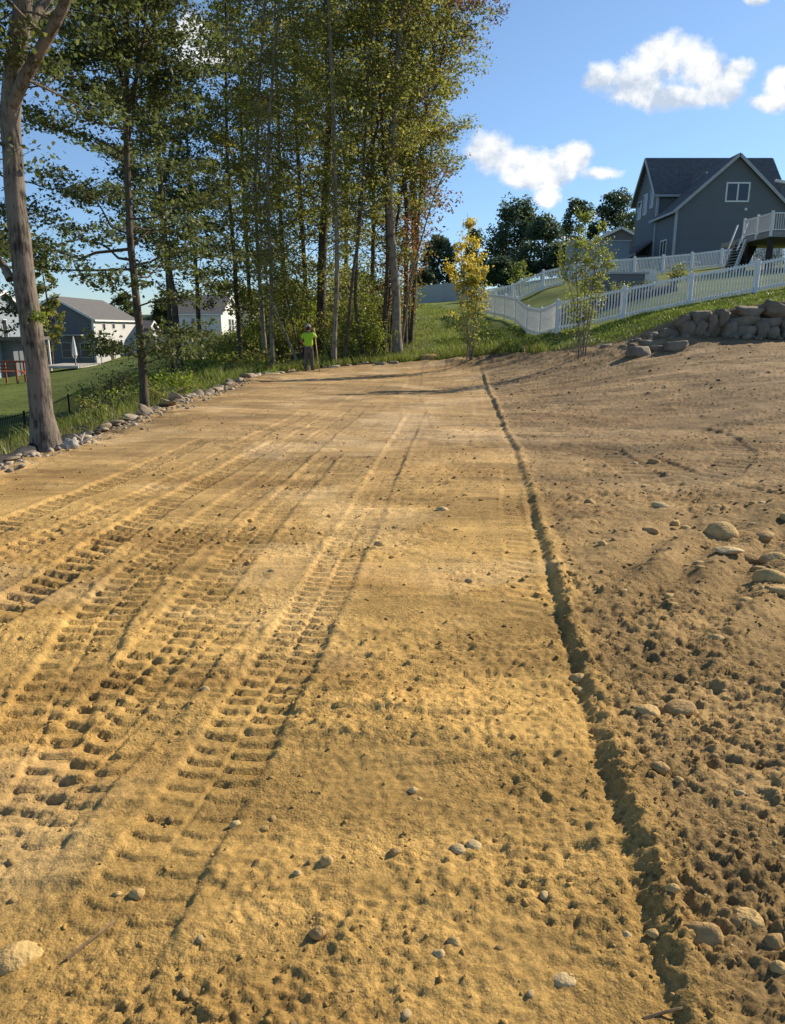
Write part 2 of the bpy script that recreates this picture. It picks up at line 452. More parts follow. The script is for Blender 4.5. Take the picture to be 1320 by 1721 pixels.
# ---------------------------------------------------------------- terrain
PADL = [(-5.15, -8), (-5.0, 4), (-4.95, 9), (-4.95, 14), (-5.05, 20), (-4.9, 26), (-3.9, 29.2), (-1.2, 31.0), (1.3, 31.0), (3.4, 29.6),
        (5.4, 26.6), (7.6, 24.5), (9.6, 23.5), (12.5, 23.0), (26, 22.6), (26, -8)]
ctrl = []
for p in [(-5, -6), (0, -6), (6, -6), (-5, 1), (-5, 6), (-5, 10), (-5, 14), (-5, 18), (-4.9, 23), (-2.5, 2), (-2.5, 8), (-2.5, 14), (-2.5, 20), (-2.5, 25),
          (0, 1), (0, 5), (0, 10), (0, 15), (0, 20), (0, 25), (2.2, 2), (2.2, 8), (2.2, 14), (2.4, 20), (4.5, 3), (4.5, 8), (4.8, 13), (8, 2), (8, 7)]:
    ctrl.append((p[0], p[1], 0.0))
ctrl += [(14, 2, 0.05), (26, 0, 0.3), (26, 12, 0.8), (14, 10, 0.35)]
for (px, py, Y) in [(430, 632, 27), (520, 625, 29), (620, 617, 30), (700, 612, 30.5), (800, 607, 29), (800, 635, 25), (930, 600, 26), (930, 650, 20), (1060, 592, 23),
                    (1060, 640, 18.5), (1320, 750, 10.5), (1320, 650, 15.5), (1320, 600, 19.5), (1320, 573, 22.2), (1190, 574, 22.5),
                    (935, 560, 30), (1133, 520, 30), (1228, 501, 30), (1320, 486, 30), (1500, 455, 30), (805, 522, 48), (865, 542, 38), (888, 498, 50),
                    (1143, 458, 54), (1235, 447, 55), (1135, 446, 66), (1320, 440, 64), (1296, 458, 43), (700, 600, 33), (700, 560, 42), (700, 512, 62), (760, 522, 57), (900, 568, 34),
                    (1250, 523, 23.6), (1320, 507, 23.6), (1170, 538, 23.8), (1120, 552, 24.2), (1040, 572, 25.5), (1450, 490, 23.6),
                    (430, 563, 50), (300, 585, 50), (230, 611, 58), (150, 640, 55), (0, 655, 52), (0, 700, 35), (150, 672, 42), (270, 601, 60), (160, 613, 85), (20, 637, 65),
                    (500, 540, 55), (600, 520, 62), (350, 602, 40), (380, 630, 32), (300, 640, 27), (250, 660, 25), (200, 692, 20), (110, 715, 30), (23, 748, 25), (185, 687, 38),
                    (30, 758, 13), (272, 585, 105), (374, 566, 100), (560, 590, 36), (480, 600, 36)]:
    w = W(px, py, Y); ctrl.append((w.x, w.y, w.z))
ctrl += [(-8, 5, -.5), (-14, 5, -1.6), (-14, 14, -2.1), (-9, 14, -1.0), (-30, 10, -2.6), (-60, 40, -3.2), (-120, 60, -4), (-60, 120, -2.5), (-120, 200, -4), (0, 110, 4.0), (0, 220, 2.0),
         (60, 120, 9), (120, 60, 9), (60, 30, 5), (60, 0, 3), (200, 200, 8), (-30, -40, -1), (40, -40, 1), (-200, -50, -5), (200, -50, 4), (0, 400, -2), (-300, 400, -6), (300, 400, 5)]
ctrl = np.array(ctrl)
def _phi(r2): return np.sqrt(r2 + 2.25)
WLX = [7.9, 9.3, 11.6, 24.0]; WLY = [24.2, 23.4, 22.9, 22.5]
def wall_h(x): return np.interp(x, [7.6, 8.8, 9.7, 11.4, 13, 24], [0, .34, .62, .95, 1.12, 1.2])
def wall_step(x, y):
    return wall_h(x) * sst(0.12, 0.62, y - np.interp(x, WLX, WLY))
ctrl[:, 2] -= wall_step(ctrl[:, 0], ctrl[:, 1])
_d = ((ctrl[:, None, :2] - ctrl[None, :, :2]) ** 2).sum(-1)
_A = -_phi(_d) - 0.0
_n = len(ctrl)
_B = np.zeros((_n + 1, _n + 1)); _B[:_n, :_n] = _A + np.eye(_n) * 0.08; _B[_n, :_n] = 1; _B[:_n, _n] = 1
_w = np.linalg.solve(_B, np.concatenate([ctrl[:, 2], [0]]))
def smooth_z(x, y):
    x = np.atleast_1d(np.asarray(x, float)); y = np.atleast_1d(np.asarray(y, float)); out = np.zeros(x.shape)
    xf = x.ravel(); yf = y.ravel(); o = out.ravel()
    for s in range(0, len(xf), 60000):
        a = xf[s:s + 60000]; b = yf[s:s + 60000]
        o[s:s + 60000] = -_phi((a[:, None] - ctrl[:, 0]) ** 2 + (b[:, None] - ctrl[:, 1]) ** 2) @ _w[:_n] + _w[_n]
    return o.reshape(x.shape) + wall_step(x, y)
PP = np.array(PADL, float)
def pad_sd(x, y):
    """signed distance to the outline of the graded pad, inside positive"""
    d = np.full(x.shape, 1e9); ins = np.zeros(x.shape, bool)
    for i in range(len(PP)):
        a = PP[i]; b = PP[(i + 1) % len(PP)]; e = b - a
        t = np.clip(((x - a[0]) * e[0] + (y - a[1]) * e[1]) / (e @ e), 0, 1)
        d = np.minimum(d, np.hypot(x - a[0] - t * e[0], y - a[1] - t * e[1]))
        c = ((a[1] > y) != (b[1] > y)) & (x < (b[0] - a[0]) * (y - a[1]) / (b[1] - a[1] + 1e-12) + a[0])
        ins ^= c
    return np.where(ins, d, -d)

# the cut line between the trimmed strip and the loose soil
CUT = np.array([G(1165, 1760), G(1140, 1715), G(1090, 1520), G(1035, 1350), G(990, 1210), G(955, 1080), G(925, 960), G(893, 850), G(866, 760), G(838, 700), (3.05, 25.5), (3.3, 30)])
CUT = CUT[np.argsort(CUT[:, 1])]
def cut_x(y): return np.interp(y, CUT[:, 1], CUT[:, 0])

# rubber-track prints: pixel polylines on the pad, width m, lug pitch m, depth m, start/end fade
TR = []
def track(pts, w, p, d, split=True, patch=0.35, berm=0.5, seed=0):
    P = np.array([G(*q) for q in pts]); TR.append((P, w, p, d, split, patch, berm, seed))
track([(705, 690), (672, 745), (622, 842), (590, 915), (535, 1015), (478, 1120), (415, 1225), (352, 1330), (262, 1470), (170, 1620), (95, 1760)], 0.360, 0.098, 0.0300, True, 0.12, 0.6, 1)
track([(600, 690), (470, 790), (370, 865), (250, 960), (170, 1050), (95, 1180), (20, 1330), (-80, 1500)], 0.400, 0.118, 0.0340, True, 0.28, 0.5, 2)
track([(480, 740), (340, 812), (215, 888), (110, 960), (0, 1035), (-120, 1110)], 0.300, 0.155, 0.0460, False, 0.05, 0.5, 3)
track([(360, 738), (230, 797), (120, 842), (0, 892), (-150, 955)], 0.300, 0.155, 0.0460, False, 0.05, 0.5, 4)
track([(520, 690), (330, 790), (190, 855), (60, 915), (-60, 975)], 0.280, 0.145, 0.0300, True, 0.20, 0.5, 5)
track([(560, 760), (430, 890), (360, 980), (250, 1120), (150, 1230), (60, 1360), (-60, 1560)], 0.340, 0.118, 0.0340, True, 0.28, 0.5, 6)
track([(858, 780), (858, 850), (868, 920), (880, 985), (890, 1060)], 0.220, 0.125, 0.0180, False, 0.10, 0.2, 7)
track([(425, 1000), (350, 1080), (270, 1180), (130, 1320), (20, 1460)], 0.300, 0.105, 0.0280, True, 0.32, 0.5, 8)
track([(700, 625), (690, 660), (705, 720)], 0.500, 0.170, 0.0160, True, 0.40, 0.5, 9)
track([(640, 640), (560, 700), (470, 760)], 0.400, 0.170, 0.0209, True, 0.32, 0.5, 10)
track([(1000, 748), (1080, 800), (1150, 815), (1215, 795), (1242, 765), (1205, 735), (1150, 722)], 0.500, 0.240, 0.0400, False, 0.10, 0.5, 11)
track([(1340, 700), (1200, 715), (1080, 740), (960, 770)], 0.500, 0.170, 0.0350, False, 0.50, 0.3, 12)
track([(870, 1110), (885, 1140), (905, 1180)], 0.220, 0.091, 0.0080, False, 0.30, 0.2, 13)
track([(1330, 850), (1180, 810), (1060, 765)], 0.450, 0.145, 0.0350, False, 0.40, 0.3, 14)

def worley(x, y, seed):
    """broken-crust relief: every cell is a tilted chip of its own height, with creases between"""
    ix = np.floor(x); iy = np.floor(y); f1 = np.full(x.shape, 9.); f2 = np.full(x.shape, 9.); hh = np.zeros(x.shape)
    for a in (-1, 0, 1):
        for b in (-1, 0, 1):
            cx_ = ix + a; cy_ = iy + b
            px_ = cx_ + _h(cx_, cy_, seed); py_ = cy_ + _h(cx_, cy_, seed + 1)
            dx = x - px_; dy = y - py_; d = np.hypot(dx, dy)
            h = _h(cx_, cy_, seed + 2) + 1.3 * (dx * (_h(cx_, cy_, seed + 3) - .5) + dy * (_h(cx_, cy_, seed + 4) - .5)) * 2
            n = d < f1
            f2 = np.where(n, f1, np.minimum(f2, d)); hh = np.where(n, h, hh); f1 = np.where(n, d, f1)
    return hh * sst(0.0, .18, f2 - f1) - .25 * f1
def soil_detail(x, y):
    """relief of the worked soil on top of the smooth terrain, plus a looseness mask"""
    t = x - cut_x(y) - 0.025 * (fbm(y * 1.7, y * 0 + 3, 5, 3) - 0.5) * 2
    right = sst(-0.02, 0.1, t)
    patch = fbm(x * 0.9, y * 0.9, 31, 3)
    rough = np.clip(sst(0.42, 0.62, patch) + .28 * sst(4.2, 2.8, y + 1.5 * (patch - .5)) * sst(-1.0, -.5, x), 0, 1)
    far = sst(9, 20, y)
    z = 0.05 * (fbm(x * 0.45, y * 0.45, 3, 3) - 0.5)
    z += (0.018 + 0.02 * right) * (fbm(x * 1.9, y * 2.2, 7, 4) - 0.5)
    ux = x + .16 * (fbm(x * 2.6, y * 2.6, 241, 3) - .5); uy = y + .16 * (fbm(x * 2.6, y * 2.6, 245, 3) - .5)
    chips = worley(ux * 11, uy * 13, 301); chips2 = worley(ux * 27 + 3, uy * 30, 311)
    cm = sst(.40, .62, fbm(x * 1.7 + 4, y * 1.9, 321, 3))
    z += (.002 + .0055 * rough * cm + .0105 * right * (.2 + cm) * (.5 + .5 * sst(2.6, 3.6, y))) * chips * (1 - .4 * far) + (.0018 + .0045 * rough + .004 * right * (.4 + cm)) * chips2
    z += (0.003 + 0.0025 * rough + 0.007 * right) * (fbm(ux * 6 - uy * 2, uy * 9 + ux * 3, 11, 5) - 0.5) * 1.5
    onr = np.exp(-((t - .10) / .13) ** 2)
    z += .030 * onr * (fbm(ux * 15, uy * 15, 249, 4) - .5) * sst(26, 20, y)
    for (ly, lx0, lx1, la, sl) in ((6.9, -.35, 1.25, .022, .02), (7.6, .2, 1.5, .016, -.03), (4.55, -.1, .95, .014, .05), (3.75, .1, .9, .016, .02), (3.05, -.3, .7, .016, -.06), (2.62, .0, .8, .014, .08), (5.3, -.2, .7, .012, 0), (9.4, -.8, .9, .016, .03), (2.1, .3, 1.0, .014, .05)):
        w_ = sst(lx0 - .1, lx0 + .05, x) * sst(lx1 + .1, lx1 - .05, x); q_ = y - ly - sl * x - .05 * (fbm(x * 4, x * 0 + ly, 251, 3) - .5)
        la = la * .6
        z += la * w_ * np.exp(-np.abs(q_) / .022) * (q_ > 0) * (.3 + vn(x * 6, x * 0 + ly, 257)) + la * w_ * .7 * sst(-.01, .01, q_) * sst(.5, .0, q_)
    # crumbs and clods: billowed noise, strongest in the loose patches
    wx_ = x + .09 * (fbm(x * 5, y * 5, 201, 3) - .5); wy_ = y + .09 * (fbm(x * 5, y * 5, 205, 3) - .5)
    cl = np.abs(fbm(wx_ * 8 + ux * 2, wy_ * 11 - ux * 3, 19, 5) - 0.5) * 2
    cl2 = 1 - np.abs(fbm(wx_ * 21, wy_ * 21, 219, 4) - 0.5) * 4
    z += (0.002 + 0.004 * rough + 0.005 * right * (0.5 + rough)) * cl + (0.0015 + .0035 * rough + .0035 * right) * cl2
    z += (0.004 + 0.006 * rough + 0.006 * right) * (fbm(x * 42, y * 42, 23, 3) - 0.5) * 2
    pit = sst(0.70, 0.80, vn(x * 5.3, y * 5.3, 29)) * sst(0.45, 0.6, patch)
    z -= 0.014 * pit * sst(.62, .7, vn(x * 2.1, y * 2.1, 229))
    # bucket scrapes across the strip
    sc = fbm(x * 1.1 + 0.12 * y, y * 10.5, 37, 3)
    z += 0.030 * (sc - 0.5) * (1 - right) * sst(0.35, 0.6, fbm(x * .5, y * .7, 41, 2))
    sc2 = vn(x * 0.7, y * 3.1 - 0.2 * x, 43)
    z += 0.012 * (sc2 - 0.5) * (1 - right)
    # faint long drag lines along the strip
    z += 0.008 * (vn((x - 0.1 * y) * 9, y * 0.6, 47) - 0.5) * (1 - right)
    # cut edge: groove on the left, windrow on the right
    wv = (0.30 + 1.5 * fbm(y * 2.6, y * 0, 53, 4)) * (1 - .65 * np.exp(-((y - 2.95) / .22) ** 2))
    big = (0.42 + 0.24 * np.exp(-((y - 4.8) / 1.7) ** 2) + 0.35 * sst(10, 18, y)) * sst(26.2, 24.5, y)
    z += (0.036 * wv * big) * np.exp(-((t - 0.06) / 0.045) ** 2)
    z -= 0.019 * big * np.exp(-((t + 0.01) / 0.030) ** 2)
    z += 0.018 * right
    # oblique furrows in the loose soil
    fz = np.exp(-((x - 2.9) / 1.5) ** 2 - ((y - 4.9) / 1.5) ** 2) * right
    q = (x * 0.80 - y * 0.6) * 2 * math.pi / 0.42 + 3 * (fbm(x * 1.2, y * 1.2, 61, 2) - 0.5)
    z += 0.042 * fz * np.sin(q) * (0.5 + vn(x * 3, y * 3, 63))
    fz2 = sst(9, 12, y) * right
    z += 0.030 * fz2 * (vn(x * 0.7 + y * .3, y * 3.3, 67) - 0.5) + 0.03 * fz2 * (fbm(x * 1.2, y * 2.6, 68, 3) - 0.5)
    # stony hump and pit on the right margin
    z += 0.20 * np.exp(-((x - 4.1) / 0.75) ** 2 - ((y - 6.4) / 0.7) ** 2)
    z -= 0.13 * np.exp(-((x - 1.52) / 0.13) ** 2 - ((y - 2.02) / 0.13) ** 2)
    # clod heaps at the far margins of the pad
    sd = pad_sd(x, y)
    edge = np.exp(-((sd - 0.6) / 0.8) ** 2) * sst(20, 25, y) * sst(10.0, 8.0, x) * (0.35 + 0.65 * sst(0, 3, x))
    z += edge * (0.05 + 0.30 * (fbm(x * 1.1, y * 1.1, 71, 4) - 0.35))
    edl = np.exp(-((x + 4.65) / 0.35) ** 2)
    z += edl * 0.09 * (fbm(x * 5, y * 5, 73, 3) - 0.35)
    loose = np.clip(right + 0.6 * rough, 0, 1)
    tread = np.zeros(x.shape)
    for (P, w, p, d, split, patchy, berm, seed) in TR:
        lo = P.min(0) - w; hi = P.max(0) + w
        idx = np.nonzero((x > lo[0]) & (x < hi[0]) & (y > lo[1]) & (y < hi[1]))
        if len(idx[0]) == 0: continue
        X = x[idx]; Y = y[idx]
        X = X + 0.03 * (fbm(Y * 0.8, Y * 0 + seed, 81 + seed, 2) - 0.5) * 2
        bd = np.full(X.shape, 1e9); bs = np.zeros(X.shape); bt = np.zeros(X.shape); s0 = 0; tot = np.linalg.norm(np.diff(P, axis=0), axis=1).sum()
        for i in range(len(P) - 1):
            a, b = P[i], P[i + 1]; e = b - a; l = np.linalg.norm(e); e = e / l
            s = np.clip((X - a[0]) * e[0] + (Y - a[1]) * e[1], 0, l)
            dx = X - a[0] - s * e[0]; dy = Y - a[1] - s * e[1]; dd = np.hypot(dx, dy)
            m = dd < bd; bd = np.where(m, dd, bd); bs = np.where(m, s + s0, bs); bt = np.where(m, dx * e[1] - dy * e[0], bt); s0 += l
        hw = w / 2
        inside = 1 - sst(hw * 0.86, hw * 1.02, bd)
        if split:
            ph = np.where(bt > 0, 0.5, 0.0) + 0.40 * (np.abs(bt) / hw - .5) ** 2 * 2 + .12 * np.abs(bt) / hw
        else:
            ph = 0.25 * bt / hw
        wob = 0.55 * (fbm(X * 4, Y * 4, 90 + seed, 3) - 0.5)
        c = ((bs / p + ph + wob) % 1.0)
        lug = sst(0.0, 0.09, c) * (1 - np.clip((c - 0.09) / 0.80, 0, 1)) ** 1.25      # steep wall on one side, slow ramp on the other
        gap = 1.0
        if split: gap = 0.35 + 0.65 * sst(0.006, 0.022, np.abs(bt))
        keep = sst(patchy - 0.10, patchy + 0.10, fbm(X * 1.6, Y * 1.6, 100 + seed, 3) - .16 * sst(3.4, 2.2, Y))
        ends = sst(0, 0.5, bs) * (1 - sst(tot - 0.4, tot, bs))
        dep = .8 * d * (0.55 + 0.7 * fbm(X * 2.5, Y * 2.5, 110 + seed, 3)) * ends * ((0.45 + 0.55 * sst(1.7, 3.4, Y)) if seed == 1 else (0.7 + 0.3 * sst(1.8, 4.0, Y)))
        h = -dep * inside * (0.14 + 1.0 * lug * keep) * gap
        if split: h += dep * 0.5 * np.exp(-(bt / 0.012) ** 2) * 0 - dep * 0.7 * np.exp(-((bt + .004) / 0.010) ** 2)
        h += dep * berm * 0.38 * np.exp(-((bd - hw * 1.12) / (0.03)) ** 2) * (0.4 + 1.1 * vn(X * 9, Y * 9, 120 + seed))
        z[idx] = z[idx] * (1 - 0.45 * inside * ends) + h
        tread[idx] = np.maximum(tread[idx], inside * ends)
    return z, t, loose, tread, sd

# fan-shaped soil sheet, finer close by
NR, NC = 840, 660
tt = np.linspace(0, 1, NR)
rowY = 0.95 * np.exp(tt * math.log(33.5 / 0.95))
cu = np.linspace(-1, 1, NC)
Lx = np.minimum(5.9, 0.62 * rowY + 2.0); Rx = 0.62 * rowY + 1.9
gx = np.where(cu[None, :] < 0, cu[None, :] * Lx[:, None], cu[None, :] * Rx[:, None])
# keep columns evenly spread over the unequal sides
frac = np.linspace(0, 1, NC)[None, :]
gx = -Lx[:, None] + frac * (Lx + Rx)[:, None]
gy = rowY[:, None] + 0 * gx
gx = gx + 0 * gy
base = smooth_z(gx, gy)
det, tcut, loose, tread, sd = soil_detail(gx, gy)
wob = 0.35 * (fbm(gx * 1.3, gy * 1.3, 131, 3) - 0.5)
gz = base + det - 1.2 * sst(-0.05, -0.7, sd + wob)
# soil colour zones; near-to-far tone shift is camera processing painted into the colour
def zone(x, y, t, sd, tread, loose):
    near = np.array([.452, .286, .092]); far_ = np.array([.392, .265, .125]); rt = np.array([.315, .208, .085]); rtfar = np.array([.272, .188, .098])
    k = sst(3.0, 14, y + 2 * (fbm(x * .4, y * .3, 141, 2) - .5))[..., None]
    r = sst(-0.02, 0.25, t)[..., None]
    c = (near * (1 - k) + far_ * k) * (1 - r) + (rt * (1 - k) + rtfar * k) * r
    n = fbm(x * 0.6, y * 1.4, 143, 4)[..., None]
    damp = sst(.42, .66, fbm(x * .8 + 3, y * 1.7, 231, 4))[..., None]
    c = c * (0.80 + 0.42 * n) * (1.07 - .30 * damp)
    pale = (sst(0.56, 0.72, fbm(x * 0.7 + 5, y * 0.9, 147, 3)) * (1 - 0.7 * r[..., 0]))[..., None]
    c = c * (1 + 0.16 * pale) + np.array([.02, .03, .035]) * pale
    red = sst(0.54, 0.70, fbm(x * 0.45 + 9, y * 1.1, 149, 3))[..., None]
    c = c * (1 - red * np.array([.03, .07, .10]))
    dk = (sst(0.55, 0.75, fbm(x * 1.3, y * 3.0, 151, 3)) * sst(8, 13, y) * np.clip(r[..., 0] + .25, 0, 1))[..., None]
    c = c * (1 - 0.30 * dk)
    dp = np.exp(-((x - 3.2) / 1.5) ** 2 - ((y - 11.0) / 1.3) ** 2) * sst(.35, .6, fbm(x * 1.5, y * 1.5, 159, 3)) * r[..., 0]
    c = c * (1 - .38 * dp[..., None])
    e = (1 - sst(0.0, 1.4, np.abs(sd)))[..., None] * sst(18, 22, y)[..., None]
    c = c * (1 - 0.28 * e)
    return c
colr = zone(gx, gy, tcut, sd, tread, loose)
V = np.stack([gx, gy, gz], -1).reshape(-1, 3)
i = np.arange(NR - 1)[:, None] * NC; j = np.arange(NC - 1)[None, :]
Q = np.stack([i + j, i + j + 1, i + NC + j + 1, i + NC + j], -1).reshape(-1, 4)
keepf = (sd.ravel()[Q] > -1.3).all(1)
Q = Q[keepf]
# coarse continuation of the pad around the fine fan (behind and beside the camera)
bx, by = np.meshgrid(np.arange(-5.6, 26.6, 0.35), np.arange(-8, 23.5, 0.35), indexing='xy')
bsd = pad_sd(bx, by)
bz = smooth_z(bx, by) - 0.14 - 1.2 * sst(-0.05, -0.7, bsd) + 0.06 * (fbm(bx * 2, by * 2, 7, 3) - .5)
bn = by.shape; off = len(V)
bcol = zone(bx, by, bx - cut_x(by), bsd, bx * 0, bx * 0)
V2 = np.stack([bx, by, bz], -1).reshape(-1, 3)
i = np.arange(bn[0] - 1)[:, None] * bn[1]; j = np.arange(bn[1] - 1)[None, :]
Q2 = np.stack([i + j, i + j + 1, i + bn[1] + j + 1, i + bn[1] + j], -1).reshape(-1, 4)
me = big_mesh('dirt_ground', np.vstack([V, V2]), np.vstack([Q, Q2 + off]), smooth=True)
ca = me.color_attributes.new('tint', 'FLOAT_COLOR', 'POINT')
cc = np.vstack([colr.reshape(-1, 3), bcol.reshape(-1, 3)])
ca.data.foreach_set('color', np.hstack([cc, np.ones((len(cc), 1))]).astype(np.float32).ravel())
link('dirt_ground', me, M['soil'], kind='structure')
del colr, bcol

def soil_z(x, y):
    x = np.atleast_1d(np.asarray(x, float)); y = np.atleast_1d(np.asarray(y, float))
    return smooth_z(x, y) + soil_detail(x, y)[0]

# grassy land around: one sheet to the horizon
def axis(pts):
    out = []
    for a, b, n in pts: out.append(np.linspace(a, b, n, endpoint=False))
    return np.concatenate(out + [[pts[-1][1]]])
ax = axis([(-1500, -300, 8), (-300, -60, 24), (-60, -20, 50), (-20, 16, 150), (16, 40, 48), (40, 120, 30), (120, 300, 14), (300, 1500, 8)])
ay = axis([(-400, -20, 10), (-20, 4, 20), (4, 40, 130), (40, 70, 60), (70, 120, 40), (120, 400, 24), (400, 2200, 12)])
tx, ty = np.meshgrid(ax, ay, indexing='xy')
cx = np.clip(tx, -250, 250); cy = np.clip(ty, -45, 380)
def land_z(x, y):
    x = np.asarray(x, float); y = np.asarray(y, float)
    s = pad_sd(x, y)
    z = smooth_z(np.clip(x, -250, 250), np.clip(y, -45, 380))
    z = z + 0.10 * (fbm(x * 0.8, y * 0.8, 161, 3) - 0.5) * sst(0.5, -2, s)
    z = z - 0.6 * sst(-0.15, 0.6, s)
    lx = np.clip(-4.95 - x, 0, 4)         # fall off just past the left stone edging
    z = z - 0.18 * sst(0.0, 0.5, lx) * sst(31, 27, y)
    return z
tz = land_z(tx, ty)
def land_col(x, y):
    lawn = np.array([.12, .15, .03]); mead = np.array([.17, .21, .05]); dirt = np.array([.20, .15, .085]); weed = np.array([.12, .16, .03])
    n = fbm(x * .3, y * .3, 171, 4)
    c = np.zeros(x.shape + (3,)) + lawn
    m = sst(-9, -5, x) * sst(16, 6, x) * sst(26, 30, y)
    c = c * (1 - m[..., None]) + mead * m[..., None]
    s = sst(-13.5, -11.5, x) * sst(-5, -7, x) * sst(48, 40, y)
    c = c * (1 - s[..., None]) + weed * s[..., None]
    sd = pad_sd(x, y)
    e = sst(-1.5, -0.3, sd + 1.4 * (fbm(x * 1.2, y * 1.2, 173, 3) - .5))
    c = c * (1 - e[..., None]) + dirt * e[..., None]
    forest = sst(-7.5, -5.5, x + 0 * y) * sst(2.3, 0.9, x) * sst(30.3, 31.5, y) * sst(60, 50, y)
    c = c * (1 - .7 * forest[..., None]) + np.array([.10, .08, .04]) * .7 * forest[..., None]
    return c * (0.7 + 0.6 * n[..., None])
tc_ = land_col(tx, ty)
V = np.stack([tx, ty, tz], -1).reshape(-1, 3)
i = np.arange(len(ay) - 1)[:, None] * len(ax); j = np.arange(len(ax) - 1)[None, :]
Q = np.stack([i + j, i + j + 1, i + len(ax) + j + 1, i + len(ax) + j], -1).reshape(-1, 4)
me = big_mesh('grass_ground', V, Q, smooth=True)
ca = me.color_attributes.new('tint', 'FLOAT_COLOR', 'POINT')
cc = tc_.reshape(-1, 3)
ca.data.foreach_set('color', np.hstack([cc, np.ones((len(cc), 1))]).astype(np.float32).ravel())
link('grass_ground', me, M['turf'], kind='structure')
def gz1(x, y): return float(land_z(np.array([x]), np.array([y]))[0])

# wooded hills on the skyline
hx = np.linspace(-900, 900, 120); hy = np.linspace(0, 1, 14)
HX, HT = np.meshgrid(hx, hy, indexing='xy')
HY = 650 + 350 * HT + 0.08 * np.abs(HX)
HZ = -8 + (30 + 14 * (fbm(HX / 160, HT, 181, 3) - .5) + 7 * np.sin(HX / 190 + 1)) * np.sin(np.clip(HT * 1.1, 0, 1) * math.pi / 2) + 3 * fbm(HX / 9, HT * 30, 183, 2) * (HT > .05)
V = np.stack([HX, HY, HZ], -1).reshape(-1, 3)
i = np.arange(13)[:, None] * 120; j = np.arange(119)[None, :]
Q = np.stack([i + j, i + j + 1, i + 120 + j + 1, i + 120 + j], -1).reshape(-1, 4)
link('wooded_hill', big_mesh('wooded_hill', V, Q, True), M['hill'], kind='structure')
# ---------------------------------------------------------------- rocks
def ico(sub):
    import bmesh
    bm = bmesh.new(); bmesh.ops.create_icosphere(bm, subdivisions=sub, radius=1.0)
    v = np.array([x.co[:] for x in bm.verts]); f = np.array([[x.index for x in q.verts] for q in bm.faces]); bm.free()
    return v / np.linalg.norm(v, axis=1)[:, None], f
ICO = {1: ico(1), 2: ico(2), 3: ico(3)}
def rock_verts(D, r, planes=14, lo=0.62, soft=0.06, boxy=False):
    """stone = sphere cut by random planes, slightly rounded"""
    n = r.normal(size=(planes, 3)); n /= np.linalg.norm(n, axis=1)[:, None]; d = r.uniform(lo, 1.0, planes)
    if boxy:
        ax6 = np.vstack([np.eye(3), -np.eye(3)]) + r.normal(size=(6, 3)) * .13; ax6 /= np.linalg.norm(ax6, axis=1)[:, None]
        n = np.vstack([n, ax6]); d = np.concatenate([d, r.uniform(.58, .72, 6)])
    c = D @ n.T
    rr = np.where(c > 0.05, d[None, :] / np.maximum(c, 0.05), 9).clip(max=3)
    k = 1 / soft
    R = -np.log(np.exp(-k * rr).sum(1) + math.exp(-k * 1.05)) / k
    return D * R[:, None]
def rock_mesh(name, seed, dims, sub=2, planes=14, lo=0.62, soft=0.06, bumpy=0.0, smooth=True, boxy=False):
    r = np.random.default_rng(seed); D, f = ICO[sub]
    v = rock_verts(D, r, planes, lo, soft, boxy)
    if bumpy: v *= 1 + bumpy * (fbm(D[:, 0] * 3 + D[:, 2] * 2 + seed, D[:, 1] * 3 - D[:, 2] * 2, seed, 3) - 0.5)[:, None]
    v = v * np.array(dims) / 2
    return big_mesh(name, v, f, smooth)

